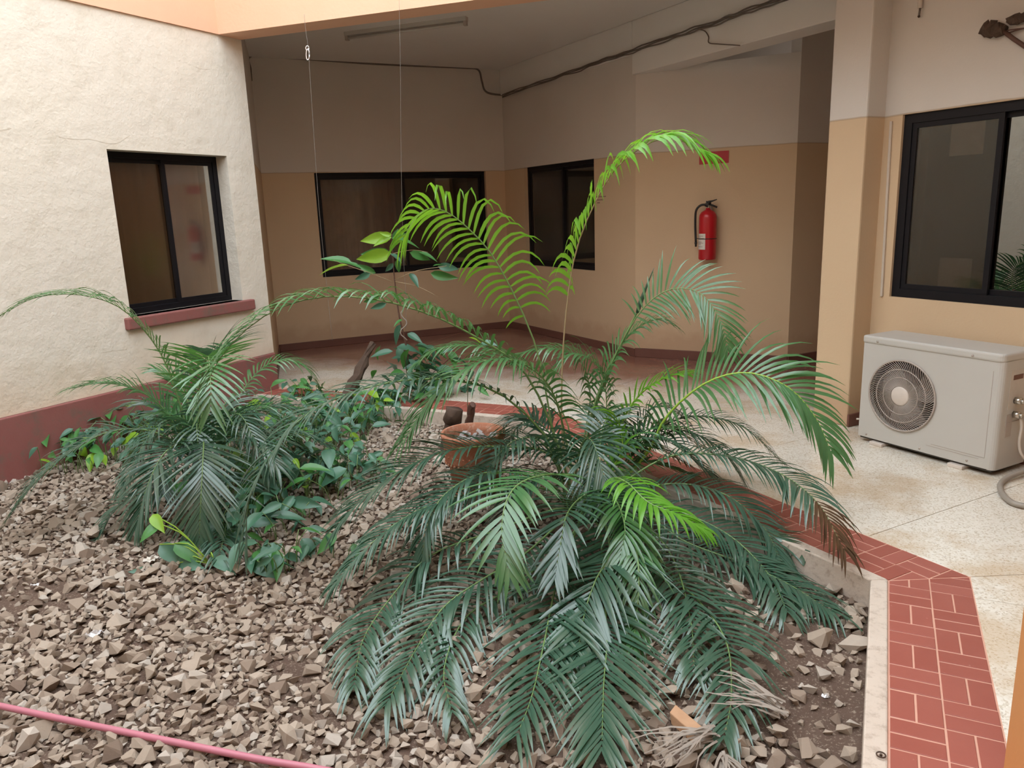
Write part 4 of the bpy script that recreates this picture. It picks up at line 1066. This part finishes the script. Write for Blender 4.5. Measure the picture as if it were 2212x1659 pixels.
F([(1270, 930, 4.15), (1310, 810, 4.2), (1375, 685, 4.15), (1440, 628, 4.1), (1510, 632, 4.0), (1555, 690, 3.92), (1572, 755, 3.88)], dy=.1, t0=.60, n=28, L=.17, W=.014, droop=.45, mat='pm', a0=66, a1=28, lift=.1, roll=1.0, r0=.006)
F([(1275, 900, 4.2), (1320, 780, 4.25), (1370, 715, 4.25), (1420, 690, 4.2), (1448, 700, 4.18)], dy=.12, t0=.42, n=26, L=.16, W=.014, droop=.8, mat='pm', r0=.005)
F([(1260, 960, 4.2), (1275, 850, 4.3), (1250, 775, 4.3), (1190, 752, 4.25), (1120, 765, 4.2)], dy=.12, t0=.4, n=26, L=.14, W=.016, droop=1.1, mat='pm', r0=.005)
F([(1230, 930, 4.1), (1160, 815, 4.15), (1060, 755, 4.1), (960, 750, 4.05), (900, 785, 4.0)], dy=.1, t0=.4, n=32, L=.15, W=.014, droop=1.0, mat='pm', r0=.005)
F([(1300, 960, 4.15), (1310, 860, 4.2), (1290, 790, 4.2), (1240, 765, 4.15), (1200, 800, 4.1)], dy=.12, t0=.4, n=26, L=.17, W=.014, droop=.9, mat='pm', r0=.005)
F([(1360, 1020, 4.1), (1420, 930, 4.2), (1500, 900, 4.2), (1600, 920, 4.1), (1680, 990, 4.0)], dy=.12, dx=.1, t0=.35, n=34, L=.17, W=.011, droop=1.0, mat='pd', r0=.005)
F([(1350, 1030, 4.1), (1400, 960, 4.15), (1470, 930, 4.1), (1550, 965, 4.0), (1600, 1030, 3.95)], dy=.12, dx=.1, t0=.35, n=34, L=.17, W=.013, droop=.9, mat='pd', r0=.005)
F([(1330, 1020, 4.0), (1360, 960, 4.1), (1400, 890, 4.1), (1440, 880, 4.1), (1480, 905, 4.1)], dy=.12, dx=.1, t0=.4, n=22, L=.12, W=.011, droop=1.0, mat='pd', r0=.004)
F([(1330, 1000, 3.95), (1345, 960, 3.98), (1330, 900, 4.0), (1300, 880, 4.0)], dx=.06, t0=.2, n=14, L=.1, W=.016, droop=.6, mat='pb', pet='pet_y', r0=.006)
# unopened spear
q = MB(); q.tube(smoothcurve([PB + Vector((.02, .12, .1)), at(1280, 900, 4.2), at(1345, 740, 4.2), at(1378, 670, 4.2)], 20), [.006] * 20, 6); sp_ = q.build('frond_stalk', M['pet_g'], main, True)
q = MB(); q.tube(smoothcurve([at(1376, 676, 4.2), at(1392, 630, 4.2), at(1413, 578, 4.2)], 10), [.008, .012, .013, .012, .010, .008, .006, .004, .003, .001], 6); q.build('spear_leaf', M['pd'], main, True)
# short fill around the heart of the clump
rr = random.Random(21)
for i in range(16):
    a = rr.uniform(0, 2 * math.pi); ln = rr.uniform(.45, .85); e = Vector((math.cos(a), math.sin(a) * .9, 0)); B0 = PB + Vector((rr.uniform(-.08, .12), rr.uniform(-.06, .12), .03)); h = rr.uniform(.22, .5)
    frond(main, [B0, B0 + e * ln * .25 + Z * h * .8, B0 + e * ln * .6 + Z * h, B0 + e * ln + Z * h * .55], t0=.32, n=26, L=rr.uniform(.15, .22), W=.015, mat=rr.choice(('pd', 'pd', 'pm')), droop=.7, seed=100 + i, r0=.005)
q = MB()
for i in range(26):
    a = rr.uniform(0, 6.28); r = rr.uniform(0, .09); c = PB + Vector((math.cos(a) * r + .04, math.sin(a) * r + .03, 0)); q.tube([c - Z * .05, c + Vector((math.cos(a) * .04, math.sin(a) * .04, rr.uniform(.15, .42)))], [.012, .007], 6)
q.build('stem_cluster', M['pet_b'], main, True)['kind'] = 'stuff'

# ---- left palm
LB = Vector((-1.80, 4.36, GZ))
left = thing('palm', 'smaller palm at left, growing among broad-leaved vines before the red plinth', 'palm', LB)
def G(spec, **kw):
    kw.setdefault('mat', 'pd'); kw.setdefault('n', 32); kw.setdefault('L', .22); kw.setdefault('W', .016); kw.setdefault('t0', .3)
    kw['seed'] = 60 + len(left.children)
    return px_frond(left, LB + Vector((rr0.uniform(-.06, .06), rr0.uniform(-.06, .06), .03)), spec, **kw)
G([(415, 960, 4.4), (385, 860, 4.4), (345, 760, 4.35), (270, 672, 4.25), (180, 638, 4.15), (80, 642, 4.05), (5, 680, 4.0)], mat='pm', t0=.36, n=40, L=.17, W=.015, droop=.6, a0=48, a1=22, lift=.35, r0=.006)
G([(432, 960, 4.45), (442, 860, 4.5), (462, 775, 4.5), (500, 745, 4.35)], t0=.4, n=26, L=.26, W=.017, droop=.4, mat='pd', a0=75, a1=40)
G([(430, 960, 4.3), (432, 880, 4.2), (438, 800, 4.0), (450, 770, 3.8), (455, 830, 3.6), (455, 880, 3.55)], t0=.45, n=26, L=.22, W=.018, droop=.3, mat='pm', a0=70, a1=30)
G([(400, 960, 4.4), (350, 880, 4.4), (290, 840, 4.35), (220, 828, 4.3), (160, 838, 4.25)], t0=.3, n=32, L=.17, W=.013, droop=.6, mat='pm')
G([(400, 970, 4.3), (320, 930, 4.2), (230, 935, 4.1), (140, 985, 4.0), (70, 1050, 3.9), (25, 1110, 3.85)], t0=.3, n=36, L=.2, W=.013, droop=.5)
G([(435, 980, 4.2), (440, 955, 3.95), (438, 1000, 3.75), (434, 1080, 3.65), (430, 1170, 3.6)], t0=.33, n=34, L=.22, W=.018, droop=.2, a0=62, a1=22, lift=.1)
G([(420, 980, 4.2), (390, 960, 4.0), (350, 985, 3.85), (315, 1060, 3.75), (295, 1140, 3.7)], t0=.35, n=30, L=.2, W=.016, droop=.4)
G([(410, 985, 4.2), (370, 980, 4.05), (345, 1010, 3.9), (350, 1060, 3.8)], t0=.3, n=26, L=.2, W=.015, droop=.3)
G([(440, 970, 4.5), (500, 880, 4.7), (555, 805, 4.85), (610, 778, 4.9), (660, 795, 4.9), (695, 850, 4.9)], t0=.42, n=28, L=.15, W=.015, droop=1.0, mat='pm', r0=.005)
G([(445, 975, 4.4), (520, 910, 4.5), (590, 880, 4.55), (660, 890, 4.6)], t0=.3, n=28, L=.2, W=.014, droop=.6)
G([(445, 985, 4.3), (500, 940, 4.2), (560, 950, 4.1), (600, 1010, 4.0)], t0=.3, n=28, L=.2, W=.015, droop=.5)
G([(415, 970, 4.45), (370, 900, 4.55), (320, 870, 4.6), (260, 880, 4.6)], t0=.3, n=28, L=.18, W=.014, droop=.6)
G([(455, 1000, 4.1), (490, 1040, 3.95), (490, 1120, 3.85), (475, 1200, 3.8)], t0=.3, n=26, L=.2, W=.013, droop=.6)
G([(400, 1010, 4.1), (330, 1060, 3.95), (260, 1090, 3.9), (215, 1150, 3.85)], t0=.3, n=26, L=.16, W=.013, droop=.6)
G([(425, 960, 4.5), (410, 880, 4.6), (380, 820, 4.65), (340, 800, 4.65)], t0=.35, n=26, L=.17, W=.014, droop=.5, mat='pm')
for i in range(9):
    a = rr.uniform(0, 2 * math.pi); ln = rr.uniform(.4, .75); e = Vector((math.cos(a), math.sin(a) * .9, 0)); B0 = LB + Vector((rr.uniform(-.08, .08), rr.uniform(-.08, .08), .03)); h = rr.uniform(.25, .55)
    frond(left, [B0, B0 + e * ln * .25 + Z * h * .8, B0 + e * ln * .6 + Z * h, B0 + e * ln + Z * h * .5], t0=.32, n=26, L=rr.uniform(.14, .2), W=.014, mat=rr.choice(('pd', 'pm')), droop=.7, seed=200 + i, r0=.005)
# dry fallen leaves
for k, (x, y, dx, dy, lab) in enumerate(((1545, 1590, -1, .5, 'bundle of dry grey palm leaflets on the gravel below the right-hand drooping frond'), (1690, 1540, -.5, -.35, 'wisp of dry grey palm leaflets on the soil near the kerb'), (1570, 1650, -.1, 1, 'dry grey palm leaflets at the bottom edge of the bed'))):
    c = ground(x, y, GZ + .05); t_ = thing('dry_frond', lab, 'dry leaf', c); q = MB(); rr = random.Random(k + 40)
    for i in range(22):
        a = math.atan2(-dy, dx) + rr.uniform(-.45, .45); D = Vector((math.cos(a), math.sin(a), 0)); L_ = rr.uniform(.10, .26); B = Vector((-D.y, D.x, 0)); st = c + Vector((rr.uniform(-.02, .02), rr.uniform(-.02, .02), rr.uniform(-.01, .03))); vv = []
        for j in range(5):
            s = j / 4; w_ = .0045 * (1 - s * .8); p = st + D * L_ * s + Z * (.02 * math.sin(s * 3)) + B * .02 * s * s * rr.uniform(-1, 1); vv += [clampz(p + B * w_, .03), clampz(p - B * w_ + Z * .002, .03)]
        q.add(vv, [(2 * j, 2 * j + 1, 2 * j + 3, 2 * j + 2) for j in range(4)])
    o = q.build('dry_leaflets', M['dry'], t_); o['kind'] = 'stuff'
    q = MB(); q.tube([c - Vector((0, 0, .01)), c + Vector((dx * .03, .03, .02))], .006, 6); q.build('stalk', M['dry'], t_, True)

# ------------------------------------------------------------------ broad-leaved plants
def leaf_mesh(ln, wd, fold, curl, mat, name='leaf'):
    vv = []; k = 7
    for j in range(k):
        s = j / (k - 1); w_ = wd * .5 * (math.sin(math.pi * min(1, s * 1.02) ** .72) ** .9 if 0 < s < 1 else .0) + .0006
        z = -curl * s * s * ln; x = s * ln
        vv += [(x, w_, z + fold * w_), (x, w_ * .5, z + fold * w_ * .38), (x, 0, z), (x, -w_ * .5, z + fold * w_ * .38), (x, -w_, z + fold * w_)]
    ff = [(5 * j + i, 5 * j + 5 + i, 5 * j + 6 + i, 5 * j + 1 + i) for j in range(k - 1) for i in range(4)]
    me = bpy.data.meshes.new(name); me.from_pydata(vv, [], ff); me.polygons.foreach_set('use_smooth', [True] * len(ff)); me.materials.append(M[mat]); return me
LEAF = {}
for mt in ('vine_d', 'vine_m', 'vine_y'):
    LEAF[mt] = [leaf_mesh(1, .40, .35, .25, mt), leaf_mesh(1, .50, .25, .40, mt), leaf_mesh(1, .34, .45, .15, mt)]
def put_leaf(parent, p, D, ln, mt='vine_d', up=Z, roll=0, k=0):
    D = D.normalized(); B = up.cross(D)
    if B.length < .05: B = Vector((1, 0, 0))
    B.normalize(); N_ = D.cross(B); q = Matrix.Rotation(roll, 3, D); B = q @ B; N_ = q @ N_
    mw = Matrix((D, B, N_)).transposed().to_4x4() @ Matrix.Scale(ln, 4); mw.translation = p
    o = bpy.data.objects.new('leaf', LEAF[mt][k % 3]); COL.objects.link(o); o.parent = parent; o.matrix_parent_inverse = parent_inv(parent); o.matrix_basis = mw
    return o
def vine(x, y, rx, ry, n, h, label, seed, lime=.06, big=.13, name='vine_plant', cat='plant', hmin=.04):
    c = ground(x, y, GZ); t_ = thing(name, label, cat, c, None); rr = random.Random(seed); q = MB(); LV = []
    for i in range(n):
        a = rr.uniform(0, 6.28); r = math.sqrt(rr.random()); base = c + Vector((math.cos(a) * r * rx, math.sin(a) * r * ry, 0))
        if not inside_garden(base.x, base.y, .05): base = c + (base - c) * .3
        hh = hmin + h * rr.random() ** .8 * (1 - .4 * r); lean = Vector((rr.uniform(-1, 1), rr.uniform(-1, .6), 0)) * hh * .5
        tip = base + lean + Z * hh; q.tube(smoothcurve([base - Z * .02, base + lean * .3 + Z * hh * .6, tip], 5), .0025, 5)
        yaw = rr.uniform(0, 6.28) if rr.random() < .5 else rr.gauss(-1.6, .9)
        D = Vector((math.cos(yaw), math.sin(yaw), rr.uniform(-.6, .2)))
        u = rr.random(); mt = 'vine_y' if u < lime else ('vine_m' if u < .35 else 'vine_d')
        put_leaf(t_, tip, D, big * rr.uniform(.6, 1.25), mt, up=Vector((rr.uniform(-.3, .3), rr.uniform(-.7, .1), 1)), roll=rr.uniform(-.5, .5), k=i)
    q.build('stems', M['pet_g'], t_, True)['kind'] = 'stuff'; return t_
vine(170, 1000, .42, .28, 66, .28, 'low broad-leaved plant at far left against the red plinth', 1)
vine(310, 960, .34, .42, 75, .42, 'dense broad-leaved plant behind the left palm by the plinth', 2)
vine(590, 960, .38, .48, 105, .38, 'broad-leaved plant right of the left palm below the arching grey frond', 3)
vine(630, 1080, .34, .32, 78, .30, 'broad-leaved plant with long leaves on the gravel between the two palms', 4, big=.15)
vine(735, 930, .38, .40, 112, .34, 'thick patch of broad-leaved vine in front of the dead branch', 5)
vine(830, 900, .38, .38, 105, .30, 'broad-leaved vine patch under the sapling', 6, big=.11)
vine(660, 880, .5, .30, 75, .26, 'low leafy growth along the far kerb by the wall corner', 7, big=.11)
vine(750, 1040, .26, .25, 54, .24, 'sparse broad-leaved plant left of the terracotta pot', 8, big=.12)
vine(640, 1215, .26, .16, 26, .13, 'few low leaves on the gravel left of the dipping frond tip', 9, big=.14)
vine(575, 1140, .26, .22, 44, .22, 'broad long leaves in front of the left palm, over the open gravel', 12, big=.15)
vine(690, 985, .36, .30, 60, .24, 'dark broad-leaved patch between the thick vine patch and the pot', 10, big=.13)
vine(480, 1060, .3, .25, 36, .26, 'broad leaves growing up through the right side of the left palm', 11, big=.13)
c = at(1038, 742, 4.15); t_ = thing('vine_tip', 'two-leaved green vine tip beside the arching frond stalk before the rear corner', 'plant', c)
q = MB(); q.tube(smoothcurve([ground(1010, 900, GZ), at(1012, 820, 4.9), at(1030, 760, 4.4), c], 16), .003, 5); q.build('stem', M['pet_g'], t_, True)
put_leaf(t_, c, at(1066, 736, 4.1) - c, .10, 'vine_d', k=1, roll=.5); put_leaf(t_, c, at(1018, 722, 4.1) - c, .09, 'vine_y', k=0, roll=-.4)
for (x, y, Y, lab) in ((585, 818, 6.0, 'single pale green leaf standing up on a thin stalk at the wall corner'), (645, 992, 4.6, 'single lime leaf standing out of the dark leaves right of the left palm')):
    c = at(x, y + 18, Y); t_ = thing('leaf_shoot', lab, 'plant', c); q = MB(); q.tube([ground(x + 6, y + 80, GZ) if Y < 5 else Vector((c.x, c.y, hgt(c.x, c.y))), c], .0025, 5); q.build('stem', M['pet_g'], t_, True)
    put_leaf(t_, c, Vector((.8, -.3, .7)) if Y > 5 else Vector((1, -.2, .15)), .15 if Y > 5 else .12, 'vine_m' if Y > 5 else 'vine_y', k=1, roll=.6)
# seedling in front
c = ground(455, 1222, GZ); t_ = thing('seedling', 'small seedling with five large drooping leaves alone on the gravel at left', 'seedling', c)
q = MB()
for k, (x0_, y0_, x1_, y1_, mt) in enumerate(((346, 1182, 392, 1262, 'vine_d'), (378, 1180, 440, 1214, 'vine_m'), (378, 1226, 424, 1280, 'vine_d'), (350, 1248, 308, 1298, 'vine_d'), (462, 1212, 500, 1252, 'vine_d'), (330, 1118, 348, 1142, 'vine_y'), (346, 1138, 300, 1160, 'vine_m'))):
    p0 = at(x0_, y0_, c.y - .02 * k + .05); p1 = at(x1_, y1_, c.y - .02 * k - .03)
    p0.z += .015; p1.z = max(p1.z, GZ + .045)
    q.tube(smoothcurve([c + Z * .01, c.lerp(p0, .5) + Z * .05, p0], 6), .003, 5)
    put_leaf(t_, p0, p1 - p0, min(.165 if k < 5 else .11, (p1 - p0).length * 1.08), mt, up=Vector((.1, -.7, .7)), roll=(.2, -.2, .1, .2, -.2, 0, .1)[k], k=1)
q.build('stems', M['pet_y'], t_, True)['kind'] = 'stuff'
# sapling
SB = ground(884, 880, GZ); SY = SB.y
t_ = thing('sapling', 'slender sapling with tiers of pointed leaves in front of the wide rear window', 'sapling', SB)
q = MB(); q.tube(smoothcurve([SB, at(884, 800, SY), at(876, 740, SY), at(862, 680, SY), at(852, 600, SY), at(848, 540, SY), at(846, 505, SY)], 30), [.010 - .007 * i / 29 for i in range(30)], 7); q.build('trunk', M['twig'], t_, True)
q = MB()
for br in (((850, 610), (800, 590), (755, 575), (720, 562)), ((847, 548), (815, 552), (780, 552)), ((852, 605), (900, 585), (950, 577), (965, 574)), ((848, 548), (890, 540), (925, 545)), ((852, 608), (900, 618), (945, 640))):
    pts = [at(x, y, SY - .05 * i) for i, (x, y) in enumerate(br)]; q.tube(smoothcurve(pts, 10), [.0035 - .002 * i / 9 for i in range(10)], 5)
q.build('twigs', M['pet_b'], t_, True)['kind'] = 'stuff'
SL = [((846, 512), (780, 518), 'y'), ((846, 512), (808, 528), 'y'), ((846, 508), (820, 503), 'y'), ((846, 512), (880, 505), 'm'), ((845, 515), (905, 522), 'm'), ((848, 512), (860, 495), 'm'),
      ((845, 546), (772, 562), 'y'), ((845, 546), (780, 548), 'm'), ((843, 548), (868, 560), 'd'), ((762, 570), (695, 552), 'm'), ((752, 573), (690, 578), 'y'), ((780, 580), (735, 560), 'm'), ((800, 590), (768, 605), 'd'),
      ((812, 590), (770, 572), 'm'), ((858, 560), (862, 590), 'm'), ((850, 568), (832, 588), 'd'), ((885, 545), (930, 560), 'm'), ((905, 545), (945, 560), 'm'), ((945, 575), (990, 580), 'd'), ((935, 575), (962, 568), 'm'), ((885, 590), (905, 615), 'd'), ((930, 590), (985, 602), 'm'),
      ((820, 640), (785, 655), 'm'), ((835, 655), (800, 668), 'd'), ((870, 690), (850, 700), 'm'), ((866, 700), (850, 745), 'd'), ((880, 720), (910, 735), 'd')]
rr = random.Random(77)
for k, (a_, b_x, c_) in enumerate(SL):
    yy = SY + rr.uniform(-.15, .1); p0 = at(*a_, yy); p1 = at(*b_x, yy + rr.uniform(-.08, .05)); put_leaf(t_, p0, p1 - p0, (p1 - p0).length * 1.05, up=Vector((.1, -.75, .6)), mt= {'y': 'vine_y', 'm': 'vine_m', 'd': 'vine_d'}[c_], roll=rr.uniform(-.9, .9), k=2 if k % 2 else 0)
for k in range(130):
    x = rr.gauss(915, 48); y = rr.uniform(745, 860); yy = SY + rr.uniform(-.25, .2); p0 = at(x, y, yy); a = rr.uniform(0, 6.28); put_leaf(t_, p0, Vector((math.cos(a), math.sin(a) * .6, rr.uniform(-.9, .1))), rr.uniform(.10, .2), 'vine_m' if rr.random() < .3 else 'vine_d', roll=rr.uniform(-.8, .8), k=k)
q = MB()
for k in range(10):
    x = rr.gauss(905, 40); q.tube([at(882, 860 - 10 * (k % 5), SY), at(x, rr.uniform(760, 840), SY + rr.uniform(-.2, .2))], .003, 5)
q.build('lower_twigs', M['twig'], t_, True)['kind'] = 'stuff'
# lone leaf on a stalk by the arching frond
for o in list(COL.objects):
    if 'kind' in o and o['kind'] == 'structure' and 'label' in o: del o['label']
